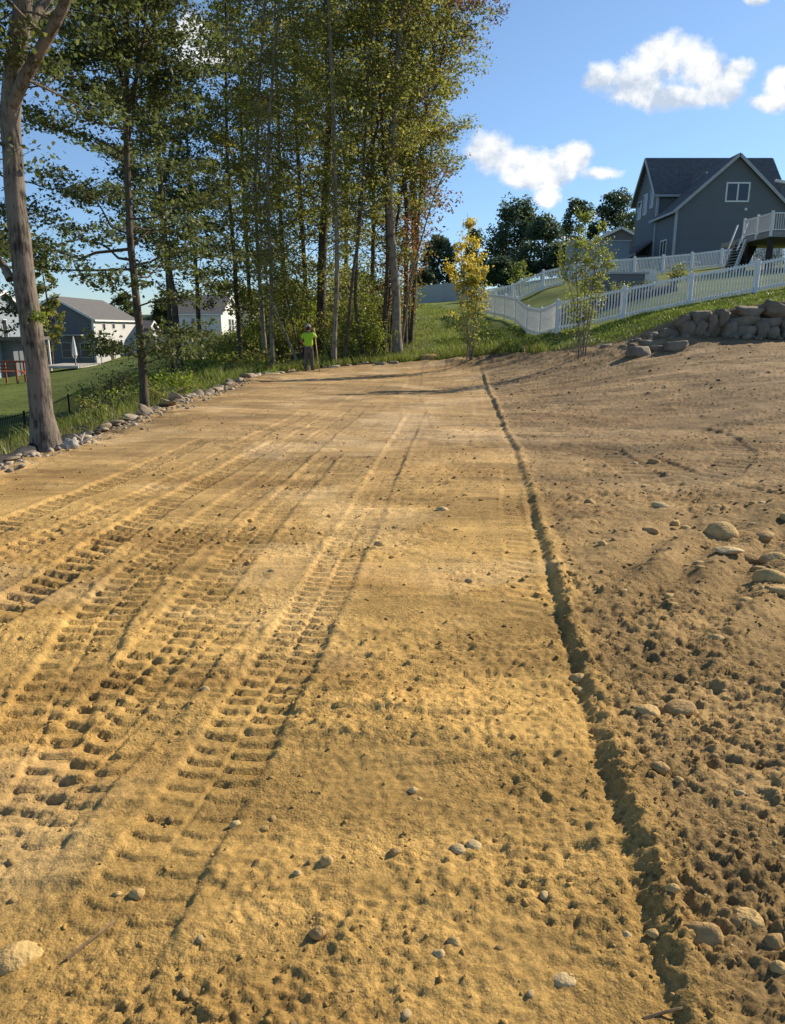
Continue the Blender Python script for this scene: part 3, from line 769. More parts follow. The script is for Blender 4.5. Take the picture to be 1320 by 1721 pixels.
# named stones lying on the pad: px, py, width m, height ratio, label, material
S = [
 (1211, 897, .32, .62, 'large rounded tan boulder half sunk in loose soil beside the stony hump', 'stone_tan'),
 (1180, 1570, .125, .62, 'brown wedge-shaped stone in the near right corner by the cut line', 'stone_brown'),
 (1262, 1545, .10, .5, 'long pale upright stone at the edge of the small dark pit', 'stone_tan'),
 (1088, 1197, .125, .5, 'flat tan stone, left of a pair in the loose soil right of the cut', 'stone_tan'),
 (1143, 1193, .13, .4, 'flat half-buried brown stone, right of a pair in the loose soil', 'stone_brown'),
 (638, 916, .10, .75, 'small pale block casting a shadow beside the long track print', 'stone_tan'),
 (231, 1503, .062, .6, 'smooth oval tan pebble in the lower left by the track print', 'stone_tan'),
 (197, 1500, .036, .6, 'small round pebble just left of the oval tan pebble', 'stone_tan'),
 (346, 1163, .045, .8, 'small round cream pebble alone between two track prints', 'stone_pale'),
 (772, 1437, .062, .5, 'pale grey flat pebble, left of two side by side in mid foreground', 'stone_pale'),
 (796, 1432, .058, .5, 'pale grey flat pebble, right of two side by side in mid foreground', 'stone_pale'),
 (549, 1455, .050, 1.0, 'small upright orange-tan stone sitting in a dark hollow', 'stone_tan'),
 (535, 1577, .05, .8, 'small round stone in a dark round hole near the bottom', 'stone_brown'),
 (500, 1475, .03, .8, 'tiny cream pebble right of the orange-tan stone', 'stone_pale'),
 (664, 1438, .05, .6, 'dull brown stone left of the two pale flat pebbles', 'stone_brown'),
 (694, 1333, .045, .5, 'pale pebble in the rough soil of the mid foreground', 'stone_pale'),
 (705, 1345, .03, .5, 'small dusty pebble just below the pale pebble', 'stone_tan'),
 (1053, 1560, .035, .7, 'little white stone left of the cut line near the bottom', 'stone_pale'),
 (738, 1610, .04, .7, 'whitish stone chip near the bottom centre', 'stone_pale'),
 (763, 1590, .045, .8, 'upright tan stone chip near the bottom centre', 'stone_tan'),
 (948, 1650, .085, .35, 'pale flat stone mostly buried at the bottom edge left of the cut', 'stone_pale'),
 (973, 1130, .10, .5, 'tan stone poking out of the windrow above the cut', 'stone_tan'),
 (975, 1146, .07, .5, 'smaller tan stone under the one poking from the windrow', 'stone_tan'),
 (30, 1612, .15, .45, 'broad flat clod-covered stone at the lower left edge', 'stone_tan'),
 (1110, 850, .17, .45, 'smooth pale oval stone in the loose soil behind the large boulder', 'stone_pale'),
 (1092, 891, .15, .5, 'brown double-humped stone left of the large rounded boulder', 'stone_brown'),
 (1294, 977, .24, .55, 'smooth light brown boulder at the foot of the stony hump', 'stone_tan'),
 (1302, 937, .20, .6, 'greyish tan boulder on the stony hump at the right edge', 'stone_tan'),
 (1268, 930, .17, .6, 'angular brown stone on the near side of the stony hump', 'stone_brown'),
 (1281, 952, .15, .5, 'flat grey-brown stone wedged between two hump boulders', 'stone_brown'),
 (1310, 1000, .15, .5, 'small rounded stone below the light brown boulder at the right edge', 'stone_tan'),
 (1283, 905, .22, .4, 'dusty soil-covered rock on top of the stony hump', 'stone_brown'),
 (1225, 932, .22, .22, 'thin flat pale stone lying in front of the large rounded boulder', 'stone_pale'),
 (1255, 1010, .12, .5, 'tan pebble between the furrows below the hump', 'stone_tan'),
 (1126, 1002, .09, .7, 'pointed tan stone between the oblique furrows', 'stone_tan'),
 (1133, 1019, .09, .4, 'flat tan stone just below the pointed one in the furrows', 'stone_tan'),
 (1131, 1087, .09, .5, 'grey-brown stone in the shade of a furrow', 'stone_brown'),
 (1205, 1075, .10, .5, 'rounded tan stone low in the oblique furrows', 'stone_tan'),
 (1175, 943, .10, .5, 'small tan stone near the left end of the hump', 'stone_tan'),
 (1177, 957, .10, .45, 'small brown stone just under the small tan one', 'stone_brown'),
 (992, 843, .14, .8, 'dark angular stone casting a shadow right of the windrow', 'stone_brown'),
 (1066, 776, .12, .7, 'small white stone in the dark rough band beyond the boulder', 'stone_pale'),
 (1099, 774, .18, .7, 'dark grey stone in the rough band beyond the boulder', 'stone_brown'),
 (1136, 877, .12, .9, 'upright tan stone behind the double-humped stone', 'stone_tan'),
 (1152, 882, .10, .6, 'small tan stone right of the upright one', 'stone_tan'),
 (1014, 914, .10, .7, 'tan stone right of the windrow, left of the furrows', 'stone_tan'),
 (1240, 1545, .07, .6, 'small brown stone left of the long pale upright stone', 'stone_brown'),
 (1130, 1510, .05, .6, 'small tan stone above the brown wedge-shaped stone', 'stone_tan'),
 (1100, 1560, .05, .6, 'small tan stone left of the brown wedge-shaped stone', 'stone_tan'),
 (1303, 1580, .07, .8, 'dark rounded stone inside the small pit at the right edge', 'stone_brown'),
 (1310, 1625, .05, .7, 'round pebble below the small pit at the right edge', 'stone_tan'),
 (1222, 1170, .05, .6, 'tan pebble on the flat loose soil below the furrows', 'stone_tan'),
 (1110, 1302, .085, .55, 'brown stone in a small dark hollow midway down the right side', 'stone_brown'),
 (1140, 1322, .04, .7, 'pebble right below the brown stone in the hollow', 'stone_tan'),
 (744, 856, .13, .5, 'pale flat stone beside a dark notch in the strip', 'stone_pale'),
 (395, 1388, .05, .7, 'small pebble in a dark notch of the left track print', 'stone_pale'),
 (1245, 1335, .05, .7, 'cream pebble in the loose soil at the right', 'stone_pale'),
 (915, 1510, .04, .6, 'small pale pebble left of the cut in the lower foreground', 'stone_pale'),
]
k = 0
xs = []; ys = []
for (px, py, w, hr, lab, mt) in S:
    x, y = G(px, py, 0.03 if px > 950 else 0.0); xs.append(x); ys.append(y)
zs = soil_z(xs, ys)
for (px, py, w, hr, lab, mt), x, y, z in zip(S, xs, ys, zs):
    k += 1
    big = w > .12
    me = rock_mesh('stone', 100 + k, (w, w * random.uniform(.65, .9), w * hr), 3 if big else 2, 9 if big else 11, 0.66, 0.10 if k == 1 else 0.055, 0.16)
    o = link('stone', me, M[mt], None, (x, y, z + w * hr * (-0.02 if k > 1 else .05)), random.uniform(-.5, .5), label=lab, cat='stone')
    o.rotation_euler = (random.uniform(-.2, .2), random.uniform(-.2, .2), random.uniform(-.7, .7))
def auto_label(x, y, rgt, q):
    tone = ['tan', 'dark brown', 'tan', 'pale'][q % 4]
    dist = 'at the very front' if y < 2.2 else 'in the near foreground' if y < 3.2 else 'in the middle foreground' if y < 4.6 else 'level with the furrows' if y < 6 else 'level with the large boulder' if y < 7.5 else 'beyond the large boulder' if y < 10 else 'in the far rough soil'
    if rgt:
        d_ = x - cut_x(y); side = 'just right of the cut line' if d_ < .6 else 'halfway to the right edge' if d_ < 1.5 else 'towards the right edge'
    else:
        side = 'left of the cut' if x > cut_x(y) - .7 else 'near the long track print' if x > -.9 else 'among the left track prints'
    sz = ['tiny', 'small', 'flattish', 'rounded'][(q // 4) % 4]
    return '%s %s stone %s, %s' % (sz, tone, dist, side)
# lesser stones nobody could single out by look: still separate
protos = [rock_mesh('stone', 300 + q, (1, .8, .6), 1 if q < 4 else 2, 12, .7, .1, .1) for q in range(8)]
pr = np.random.default_rng(5)
n = 170
px = np.concatenate([pr.uniform(960, 1340, 130), pr.uniform(-20, 950, 40)]); py = np.concatenate([pr.uniform(760, 1720, 130), pr.uniform(900, 1720, 40)])
pts = np.array([G(a, b, .02) for a, b in zip(px, py)])
okm = pts[:, 0] > -9
hot = np.exp(-((pts[:, 0] - 3.7) / 1.2) ** 2 - ((pts[:, 1] - 6.2) / 1.3) ** 2)
zz = soil_z(pts[:, 0], pts[:, 1])
for q in range(n):
    x, y = pts[q]
    if q < 130 and x < cut_x(y) + .15: continue
    s = pr.uniform(.016, .045) * (1 + 1.8 * hot[q] + (0.5 if y > 4 else 0))
    if y > 9: s *= 1.5
    m3 = protos[q % 8]
    o = bpy.data.objects.new('stone', m3); COL.objects.link(o)
    if not m3.materials: m3.materials.append(M[['stone_tan', 'stone_brown', 'stone_tan', 'stone_pale'][q % 4]])
    o.location = (x, y, zz[q] + s * .0); o.scale = (s, s, s * pr.uniform(.7, 1.1)); o.rotation_euler = (pr.uniform(-.3, .3), pr.uniform(-.3, .3), pr.uniform(0, 6))
    rgt = x > cut_x(y); LBL = auto_label(x, y, rgt, q)
    props(o, LBL, 'stone', 'small stones scattered over the soil')

# crumbs of soil and fine gravel
def scatter_lumps(name, mat, n, sampler, smin, smax, seed, sub=None, sink=0.15, flat=.7):
    r = np.random.default_rng(seed)
    x, y = sampler(r, n); n = len(x)
    z = soil_z(x, y)
    D, f = ICO[1] if sub else (None, None)
    if D is None:
        D = ICO[1][0][:12]; 
        import bmesh
        bm = bmesh.new(); bmesh.ops.create_icosphere(bm, subdivisions=1, radius=1)
        D = np.array([v.co[:] for v in bm.verts]); f = np.array([[v.index for v in q.verts] for q in bm.faces]); bm.free()
    s = smin * (smax / smin) ** (r.random(n) ** 2.6)
    s *= np.clip(y / 3.2, .75, 1.7)
    a = r.uniform(0, 6.28, n); ca, sa = np.cos(a), np.sin(a)
    sx = s * r.uniform(.8, 1.3, n); sy = s * r.uniform(.6, 1, n); szz = s * flat * r.uniform(.7, 1.1, n)
    J = 1 + 0.28 * r.normal(size=(n, len(D)))[..., None].clip(-1.6, 1.6)
    P = D[None] * J
    X = P[..., 0] * sx[:, None]; Y = P[..., 1] * sy[:, None]
    V = np.stack([x[:, None] + X * ca[:, None] - Y * sa[:, None], y[:, None] + X * sa[:, None] + Y * ca[:, None], z[:, None] + P[..., 2] * szz[:, None] + (szz * (0.5 - sink))[:, None]], -1).reshape(-1, 3)
    Fq = (f[None] + (np.arange(n) * len(D))[:, None, None]).reshape(-1, 3)
    me = big_mesh(name, V, Fq, False)
    if mat is M['soil']:
        ca_ = me.color_attributes.new('tint', 'FLOAT_COLOR', 'POINT')
        c = zone(x, y, x - cut_x(y), pad_sd(x, y), x * 0, x * 0)
        c = np.repeat(c * r.uniform(.8, 1.15, (n, 1)), len(D), 0)
        ca_.data.foreach_set('color', np.hstack([c, np.ones((len(c), 1))]).astype(np.float32).ravel())
    return link(name, me, mat, kind='stuff')
def samp_clods(r, n):
    """dense near the eye, thinning out with distance; denser right of the cut and in the rough patches"""
    v = r.uniform(0, 1, n); y = 1.15 * np.exp(v * math.log(24 / 1.15)); x = r.uniform(-1, 1, n) * (0.60 * y + 1.0)
    m = (x > -4.9)
    t = x - cut_x(y)
    p = 0.30 + 0.75 * sst(-.02, .15, t) + 0.65 * sst(.45, .62, fbm(x * .9, y * .9, 31, 3)) * (t < 0)
    p += 1.0 * np.exp(-((t - .1) / .12) ** 2)
    m &= r.random(n) < p * .62
    return x[m], y[m]
def samp_left(r, n):
    y = r.uniform(5, 24, n); x = -4.75 + 0.22 * r.normal(size=n)
    return x, y
scatter_lumps('soil_clods', M['soil'], 19000, samp_clods, .003, .016, 11, sink=.35)
scatter_lumps('fine_gravel', M['stone_tan'], 2600, samp_clods, .003, .010, 12, sink=.3)
scatter_lumps('edge_rubble', M['slab'], 900, samp_left, .008, .04, 13)
def samp_far(r, n):
    y = r.uniform(15, 30, n); x = r.uniform(2.5, 16, n); s = pad_sd(x, y)
    m = (s > 0) & (r.random(n) < np.exp(-s / 1.5) + .12) & (fbm(x, y, 201, 3) > .42)
    return x[m], y[m]
scatter_lumps('far_soil_clods', M['soil'], 4200, samp_far, .012, .034, 14, sink=.3)

# ---------------------------------------------------------------- stone edging on the left
ed = empty('stone_edging', (-5.0, 18, float(smooth_z(-5.0, 18)[0])), label='long border of pale flat rocks along the left edge of the dirt pad', cat='stone edging')
def add_child(o, parent): o.parent = parent; o.matrix_parent_inverse = Matrix.Translation(-Vector(parent.location)) if parent.rotation_euler.z == 0 else parent.matrix_world.inverted()
r = np.random.default_rng(21)
slabs = [rock_mesh('edging_stone', 400 + q, (1, .68, .26), 2, 8, .55, .02, .12, smooth=(q % 2 == 0), boxy=(q % 2 == 1)) for q in range(10)]
for q, mm in enumerate(slabs): mm.materials.append(M['slab'] if q % 4 else M['boulder'])
y = 6.5
q = 0
while y < 31.5:
    L_ = r.choice([.18, .26, .36, .46, .62]) * r.uniform(.85, 1.15) * (0.6 if y < 12.5 else 1.0)
    if y < 27.5:
        x = float(np.interp(y, PP[:7, 1], PP[:7, 0])) - .02
    else:
        x = float(np.interp(y, [26, 29.2, 31.0], [-4.9, -3.9, -1.2]))
    if y > 29.3:
        x = -3.9 + (y - 29.3) * 1.6 ; yy = float(np.interp(x, [-3.9, -1.2, 1.3], [29.3, 31.1, 31.1]))
        ang = r.uniform(-.2, .5)
    else:
        yy = y; ang = math.pi / 2 + r.uniform(-.45, .45)
    for row in range(2 if 12 < y < 27 else 1):
        xr = x + r.uniform(-.12, .08) - row * r.uniform(.3, .6)
        z = float(smooth_z(xr, yy)[0]) + .0 - row * .16
        o = bpy.data.objects.new('edging_stone', slabs[q % 10]); COL.objects.link(o)
        s = L_ * r.uniform(.9, 1.2)
        o.location = (xr, yy, z + .05); o.scale = (s, s, s * r.uniform(.45, 1.0))
        o.rotation_euler = (r.normal() * .22, r.normal() * .25, ang + r.normal() * .5)
        add_child(o, ed); q += 1
    y += L_ * (0.74 if y < 29.3 else .55)

# rubble of the small washout left of the edging
def ground_rock(name, px, py, Y, w, hr, lab, mt, seed, cat='boulder', sub=3, planes=10):
    p = W(px, py, Y); z = float(smooth_z(p.x, Y)[0])
    me = rock_mesh(name, seed, (w * 1.3, w, w * hr * 1.3), sub, planes, .66, .02, .25, boxy=True)
    return link(name, me, M[mt], None, (p.x, Y, z + w * hr * .3), random.uniform(-.4, .4), label=lab, cat=cat)
rr_ = np.random.default_rng(33)
for q in range(34):
    x = rr_.uniform(-7.6, -5.5); y = rr_.uniform(14.5, 24)
    if rr_.random() > math.exp(-((x + 6.2) / .9) ** 2): continue
    o = bpy.data.objects.new('washout_rock', slabs[q % 10]); COL.objects.link(o)
    s = rr_.uniform(.18, .5); o.location = (x, y, gz1(x, y) + s * .12); o.scale = (s, s, s * rr_.uniform(.5, 1)); o.rotation_euler = (rr_.uniform(-.3, .3), rr_.uniform(-.3, .3), rr_.uniform(0, 6))
    props(o, 'grey-brown rock tumbled in the weeds below the stone border', 'rock', 'rocks in the weeds below the stone border')

# ---------------------------------------------------------------- boulder retaining wall
wl = empty('boulder_wall', (12.5, 22.9, float(smooth_z(12.5, 22.9)[0])), label='dry-stacked retaining wall of large brown boulders below the grass bank on the right', cat='retaining wall')
r = np.random.default_rng(44)
def wall_line(s):
    p0 = W(1055, 592, 24.2); p1 = W(1170, 574, 23.2); p2 = W(1330, 572, 22.6); p3 = Vector((24, 22.2, 0))
    P = np.stack([[6.9] + WLX, [24.9] + WLY], 1); d = np.concatenate([[0], np.cumsum(np.linalg.norm(np.diff(P, axis=0), axis=1))])
    return float(np.interp(s, d, P[:, 0])), float(np.interp(s, d, P[:, 1])), d[-1]
tot = wall_line(0)[2]
for row in range(3):
    s = r.uniform(0, .4)
    while s < tot:
        x, y, _ = wall_line(s)
        H = float(wall_h(x)) + .16
        w = (r.choice([.4, .55, .75, 1.0]) * r.uniform(.9, 1.1)) * (1 if x > 10 else .6)
        zb = [0, .36, .68][row]; h = [.42, .40, .36][row] * r.uniform(.75, 1.3)
        if zb + h * .5 > H: s += w * .8; continue
        if row == 0: h = min(h, max(.22, H))
        me = rock_mesh('boulder', int(r.integers(1e6)), (w * 1.50, .95, h * 1.62), 3, 9, .70, .018, .30, boxy=True)
        me.materials.append(M['boulder'])
        o = bpy.data.objects.new('boulder', me); COL.objects.link(o)
        z = float(smooth_z(x, y - .2)[0]) - .05
        o.location = (x + w / 2, y + row * .12 + r.uniform(-.12, .10), z + zb + h / 2); o.rotation_euler = (r.uniform(-.12, .12), r.uniform(-.28, .28), r.uniform(-.3, .3))
        add_child(o, wl); s += w * .95
for q in range(30):
    x = r.uniform(7.1, 11.5); y = float(np.interp(x, WLX, WLY)) - abs(r.normal()) * .35 - .15
    w = r.uniform(.14, .36); me = rock_mesh('boulder', 9000 + q, (w * 1.3, w, w * .8), 2, 9, .6, .02, .2, boxy=True); me.materials.append(M['boulder'])
    o = bpy.data.objects.new('boulder', me); COL.objects.link(o)
    o.location = (x, y, float(smooth_z(x, y)[0]) + w * .25); o.rotation_euler = (r.normal() * .3, r.normal() * .3, r.uniform(0, 6)); add_child(o, wl)
for q in range(26):
    x, y = 4.15 + pr.normal() * .42, 6.35 + pr.normal() * .45; s = pr.uniform(.06, .2)
    o = bpy.data.objects.new('stone', protos[q % 8]); COL.objects.link(o)
    o.location = (x, y, float(soil_z(x, y)[0]) + s * .08); o.scale = (s, s, s * pr.uniform(.7, 1.1)); o.rotation_euler = (pr.uniform(-.4, .4), pr.uniform(-.4, .4), pr.uniform(0, 6))
    props(o, 'dusty tan stone heaped with others on the stony hump at the right edge', 'stone', 'stones heaped on the stony hump')
ground_rock('boulder', 1072, 588, 22.2, .72, .55, 'grey lichen-spotted boulder lying in front of the thin end of the retaining wall', 'boulder', 701)
ground_rock('boulder', 1136, 584, 22.0, .66, .52, 'pale topped rounded boulder at the foot of the retaining wall', 'boulder', 702)
ground_rock('boulder', 1103, 588, 22.4, .42, .5, 'smaller brown boulder between the two lying before the retaining wall', 'boulder', 703)
ground_rock('boulder', 1090, 577, 23.2, .60, .4, 'flat boulder behind the lichen-spotted one at the thin end of the wall', 'boulder', 704)
ground_rock('boulder', 1018, 585, 24.4, .45, .5, 'small boulder on the dirt bank just right of the green sapling', 'boulder', 705)
ground_rock('boulder', 640, 616, 30.4, .55, .4, 'grey flat rock at the far edge of the pad between the thin trunks', 'boulder', 706)
ground_rock('boulder', 662, 614, 30.6, .45, .45, 'pale grey rock at the far edge of the pad below the thick trunk', 'boulder', 707)
ground_rock('boulder', 720, 606, 31.3, .75, .5, 'dark heap-like rock in the grass left of the yellow sapling', 'stone_brown', 708)
# ---------------------------------------------------------------- fences
def picket_run(pts, height, spacing_post, label, group=None, cat='fence', pick_gap=.115, pick_w=.05, mat='white_vinyl', solid=False, stuff_pickets=False, flip=1, capped=True, rails=(.16, .92), side=0.0, zf=None):
    """pts: ground polyline (x,y). posts at equal spacing; pickets, rails and posts are parts"""
    P = np.array(pts, float); d = np.concatenate([[0], np.cumsum(np.linalg.norm(np.diff(P, axis=0), axis=1))]); tot = d[-1]
    n = max(1, round(tot / spacing_post)); zf = zf or gz1
    at = lambda s: (float(np.interp(s, d, P[:, 0])), float(np.interp(s, d, P[:, 1])))
    x0, y0 = at(0); root = empty('picket_fence' if mat == 'white_vinyl' else 'metal_fence', (x0, y0, zf(x0, y0)), label=label, cat=cat, group=group)
    pw = .065 if mat == 'white_vinyl' else .03
    mb = MB().box(-pw, pw, -pw, pw, -.15, height + .03)
    if capped: mb.box(-pw * 1.25, pw * 1.25, -pw * 1.25, pw * 1.25, height + .03, height + .05); mb.add([(-pw, -pw, height + .05), (pw, -pw, height + .05), (pw, pw, height + .05), (-pw, pw, height + .05), (0, 0, height + .10)], [(0, 1, 4), (1, 2, 4), (2, 3, 4), (3, 0, 4)])
    post = mb.mesh('post'); post.materials.append(M[mat])
    t = .011 if mat == 'white_vinyl' else .008
    hw = pick_w / 2
    mb = MB().box(-hw, hw, -t, t, .07, height - .03)
    mb.add([(-hw, -t, height - .03), (hw, -t, height - .03), (hw, t, height - .03), (-hw, t, height - .03), (0, -t, height), (0, t, height)], [(0, 1, 4), (3, 5, 2), (0, 4, 5, 3), (1, 2, 5, 4)])
    pk = mb.mesh('picket'); pk.materials.append(M[mat])
    ppos = [at(tot * i / n) for i in range(n + 1)]
    base = Vector((x0, y0, zf(x0, y0)))
    def kid(me, loc, rz):
        o = bpy.data.objects.new(me.name.split('.')[0], me); COL.objects.link(o); o.parent = root
        o.location = Vector(loc) - base; o.rotation_euler = (0, 0, rz); return o
    allp = MB()
    for i, (x, y) in enumerate(ppos):
        a = ppos[min(i, n - 1)]; b = ppos[min(i, n - 1) + 1]; ang = math.atan2(b[1] - a[1], b[0] - a[0])
        kid(post, (x, y, zf(x, y)), ang)
        if i == n: break
        za, zb = zf(*a), zf(*b)
        L_ = math.hypot(b[0] - a[0], b[1] - a[1])
        for h in rails:
            mb = MB().beam(Vector((a[0], a[1], za + h * height)) - base, Vector((b[0], b[1], zb + h * height)) - base, .04 if mat == 'white_vinyl' else .02, .085 if mat == 'white_vinyl' else .03)
            mb.obj('rail', M[mat], root)
        m = int((L_ - 2 * pw) / pick_gap)
        for q in range(m):
            f = (pw + (q + .5) * (L_ - 2 * pw) / m) / L_
            x_ = a[0] + (b[0] - a[0]) * f; y_ = a[1] + (b[1] - a[1]) * f; z_ = za + (zb - za) * f
            off = .034 if not solid else 0.0
            x2 = x_ + math.sin(ang) * off * flip; y2 = y_ - math.cos(ang) * off * flip
            if stuff_pickets:
                c, s_ = math.cos(ang), math.sin(ang)
                allp.add([(x2 - base.x + v.co.x * c - v.co.y * s_, y2 - base.y + v.co.x * s_ + v.co.y * c, z_ - base.z + v.co.z) for v in pk.vertices], [tuple(p.vertices) for p in pk.polygons])
            else:
                kid(pk, (x2, y2, z_), ang)
    if stuff_pickets: allp.obj('pickets', M[mat], root, kind='stuff')
    return root

cF = W(936, 560, 30)
picket_run([(cF.x, 30), (W(1228, 501, 30).x, 30), (19.2, 30.2)], 1.22, 2.4, 'white vinyl picket fence climbing the grass bank to the right, facing the viewer', zf=lambda x, y: float(np.interp(x, [cF.x, W(1133, 520, 30).x, W(1228, 501, 30).x, W(1320, 486, 30).x, 20], [cF.z, W(1133, 520, 30).z, W(1228, 501, 30).z, W(1320, 486, 30).z, W(1320, 486, 30).z + 1.1])))
picket_run([(cF.x, 30.05), (6.15, 37), (W(805, 522, 48).x, 48)], 1.22, 2.4, 'white picket fence running away uphill from the near corner post, seen almost edge-on', flip=-1)
picket_run([(5.6, 48.3), (W(888, 498, 50).x, 50.0), (W(1143, 458, 54).x, 54), (W(1235, 447, 55).x, 55), (30, 56)], 1.2, 2.4, 'far white picket fence crossing behind the back yard below the grey house')
zs_ = lambda x, y: gz1(x, y) + .05
def solid_fence(px0, px1, Y, h, label, mat='white_vinyl'):
    a = W(px0, 505, Y); b = W(px1, 505, Y)
    root = empty('panel_fence', (a.x, Y, gz1(a.x, Y)), label=label, cat='fence'); n = max(1, round((b.x - a.x) / 2.4)); base = Vector(root.location)
    for i in range(n):
        x0 = a.x + (b.x - a.x) * i / n; x1 = a.x + (b.x - a.x) * (i + 1) / n
        z0 = gz1(x0, Y); z1 = gz1(x1, Y)
        m = MB(); m.add([(x0, -.02, z0), (x1, -.02, z1), (x1, .02, z1), (x0, .02, z0), (x0, -.02, z0 + h), (x1, -.02, z1 + h), (x1, .02, z1 + h), (x0, .02, z0 + h)], [(0, 3, 2, 1), (4, 5, 6, 7), (0, 1, 5, 4), (1, 2, 6, 5), (2, 3, 7, 6), (3, 0, 4, 7)])
        m.v = [(v[0] - base.x, v[1], v[2] - base.z) for v in m.v]
        m.obj('panel', M[mat], root)
        MB().box(x0 - base.x - .07, x0 - base.x + .07, -.07, .07, z0 - base.z - .1, z0 - base.z + h + .15).obj('post', M[mat], root)
    return root
solid_fence(702, 792, 66, 1.5, 'pale solid fence at the top of the meadow behind the yellow sapling', 'trim')

# black metal fence on the left lawn
picket_run([(-12.6, 17), (-12.9, 24), (-13.3, 30), (-14.2, 36), (-15.0, 40)], 1.15, 2.4, 'black metal fence along the near side of the left lawn', cat='fence', pick_gap=.13, pick_w=.018, mat='black_metal', capped=False, rails=(.12, .93), zf=gz1)
picket_run([(W(130, 640, 70).x, 70), (W(180, 625, 70).x, 70), (W(262, 600, 72).x, 72)], 1.2, 2.4, 'thin black metal fence round the terrace of the grey house on the left', cat='fence', pick_gap=.13, pick_w=.018, mat='black_metal', capped=False, rails=(.12, .93), stuff_pickets=False)

# ---------------------------------------------------------------- houses
def window(parent, c, w, h, face, frame='trim_white', panes=(1, 1), glass='glass', proud=.05):
    """face: 'y' faces -Y, 'x' faces +X, 'w' faces -X; c centre on the wall, local coords"""
    m = MB(); fw = max(.06, w * .07); p = proud
    def bx(a0, a1, z0, z1, d0, d1):
        if face == 'y': m2.box(c[0] + a0, c[0] + a1, c[1] - d1, c[1] - d0, c[2] + z0, c[2] + z1)
        elif face == 'x': m2.box(c[0] + d0, c[0] + d1, c[1] + a0, c[1] + a1, c[2] + z0, c[2] + z1)
        else: m2.box(c[0] - d1, c[0] - d0, c[1] + a0, c[1] + a1, c[2] + z0, c[2] + z1)
    m2 = m
    bx(-w / 2 - fw, -w / 2, -h / 2 - fw, h / 2 + fw, -.02, p); bx(w / 2, w / 2 + fw, -h / 2 - fw, h / 2 + fw, -.02, p)
    bx(-w / 2, w / 2, h / 2, h / 2 + fw, -.02, p + .004); bx(-w / 2, w / 2, -h / 2 - fw, -h / 2, -.02, p + .004)
    for i in range(1, panes[0]): x = -w / 2 + w * i / panes[0]; bx(x - fw * .5, x + fw * .5, -h / 2, h / 2, -.02, p - .004)
    for i in range(1, panes[1]): z = -h / 2 + h * i / panes[1]; bx(-w / 2, w / 2, z - fw * .25, z + fw * .25, -.02, p - .012)
    f = m.obj('window', M[frame], parent)
    m2 = MB(); bx(-w / 2, w / 2, -h / 2, h / 2, -.01, .018); m2.obj('pane', M[glass], f)
    return f

def gable_block(root, x0, x1, y0, y1, zb, ze, za, ridge, wall, roof, trim='trim', over=.35, th=.16, rake=True, name='wall'):
    """ridge 'y': ridge runs along Y, gables face -Y/+Y ; 'x': ridge runs along X"""
    m = MB()
    if ridge == 'y':
        xm = (x0 + x1) / 2
        m.add([(x0, y0, zb), (x1, y0, zb), (x1, y0, ze), (xm, y0, za), (x0, y0, ze), (x0, y1, zb), (x1, y1, zb), (x1, y1, ze), (xm, y1, za), (x0, y1, ze)],
              [(0, 1, 2, 3, 4), (9, 8, 7, 6, 5), (0, 5, 6, 1), (1, 6, 7, 2), (5, 0, 4, 9), (2, 7, 8, 3), (3, 8, 9, 4)])
        m.obj(name, M[wall], root)
        s = (za - ze) / (xm - x0); e = over
        R = MB()
        for sg, xe in ((-1, x0), (1, x1)):
            xo = xe + sg * e; zo = ze - s * e
            a = [(xo, zo + .03), (xm, za + .03), (xm, za + .03 + th), (xo, zo + .03 + th * .9)]
            vs = [(p[0], y0 - e, p[1]) for p in a] + [(p[0], y1 + e, p[1]) for p in a]
            R.add(vs, [(0, 1, 2, 3), (7, 6, 5, 4), (0, 4, 5, 1), (1, 5, 6, 2), (2, 6, 7, 3), (3, 7, 4, 0)])
        R.obj('roof', M[roof], root)
        if rake:
            T = MB()
            for sg, xe in ((-1, x0), (1, x1)):
                xo = xe + sg * e; zo = ze - s * e
                for yy in (y0 - e - .03, y1 + e + .03): T.beam((xo, yy, zo + .06), (xm, yy, za + .06), .05, .24)
                T.box(min(xo, xo + sg * .08), max(xo, xo + sg * .08), y0 - e, y1 + e, zo - .06, zo + .12)
            T.obj('fascia', M[trim], root)
    else:
        ym = (y0 + y1) / 2
        m.add([(x0, y0, zb), (x0, y1, zb), (x0, y1, ze), (x0, ym, za), (x0, y0, ze), (x1, y0, zb), (x1, y1, zb), (x1, y1, ze), (x1, ym, za), (x1, y0, ze)],
              [(4, 3, 2, 1, 0), (5, 6, 7, 8, 9), (0, 1, 6, 5), (1, 2, 7, 6), (5, 9, 4, 0), (2, 3, 8, 7), (3, 4, 9, 8)])
        m.obj(name, M[wall], root)
        s = (za - ze) / (ym - y0); e = over
        R = MB()
        for sg, ye in ((-1, y0), (1, y1)):
            yo = ye + sg * e; zo = ze - s * e
            a = [(yo, zo + .03), (ym, za + .03), (ym, za + .03 + th), (yo, zo + .03 + th * .9)]
            vs = [(x0 - e, p[0], p[1]) for p in a] + [(x1 + e, p[0], p[1]) for p in a]
            R.add(vs, [(0, 1, 2, 3), (7, 6, 5, 4), (0, 4, 5, 1), (1, 5, 6, 2), (2, 6, 7, 3), (3, 7, 4, 0)])
        R.obj('roof', M[roof], root)
        if rake:
            T = MB()
            for sg, ye in ((-1, y0), (1, y1)):
                yo = ye + sg * e; zo = ze - s * e
                for xx in (x0 - e - .03, x1 + e + .03): T.beam((xx, yo, zo + .06), (xx, ym, za + .06), .05, .24)
                T.box(x0 - e, x1 + e, min(yo, yo + sg * .08), max(yo, yo + sg * .08), zo - .06, zo + .12)
            T.obj('fascia', M[trim], root)

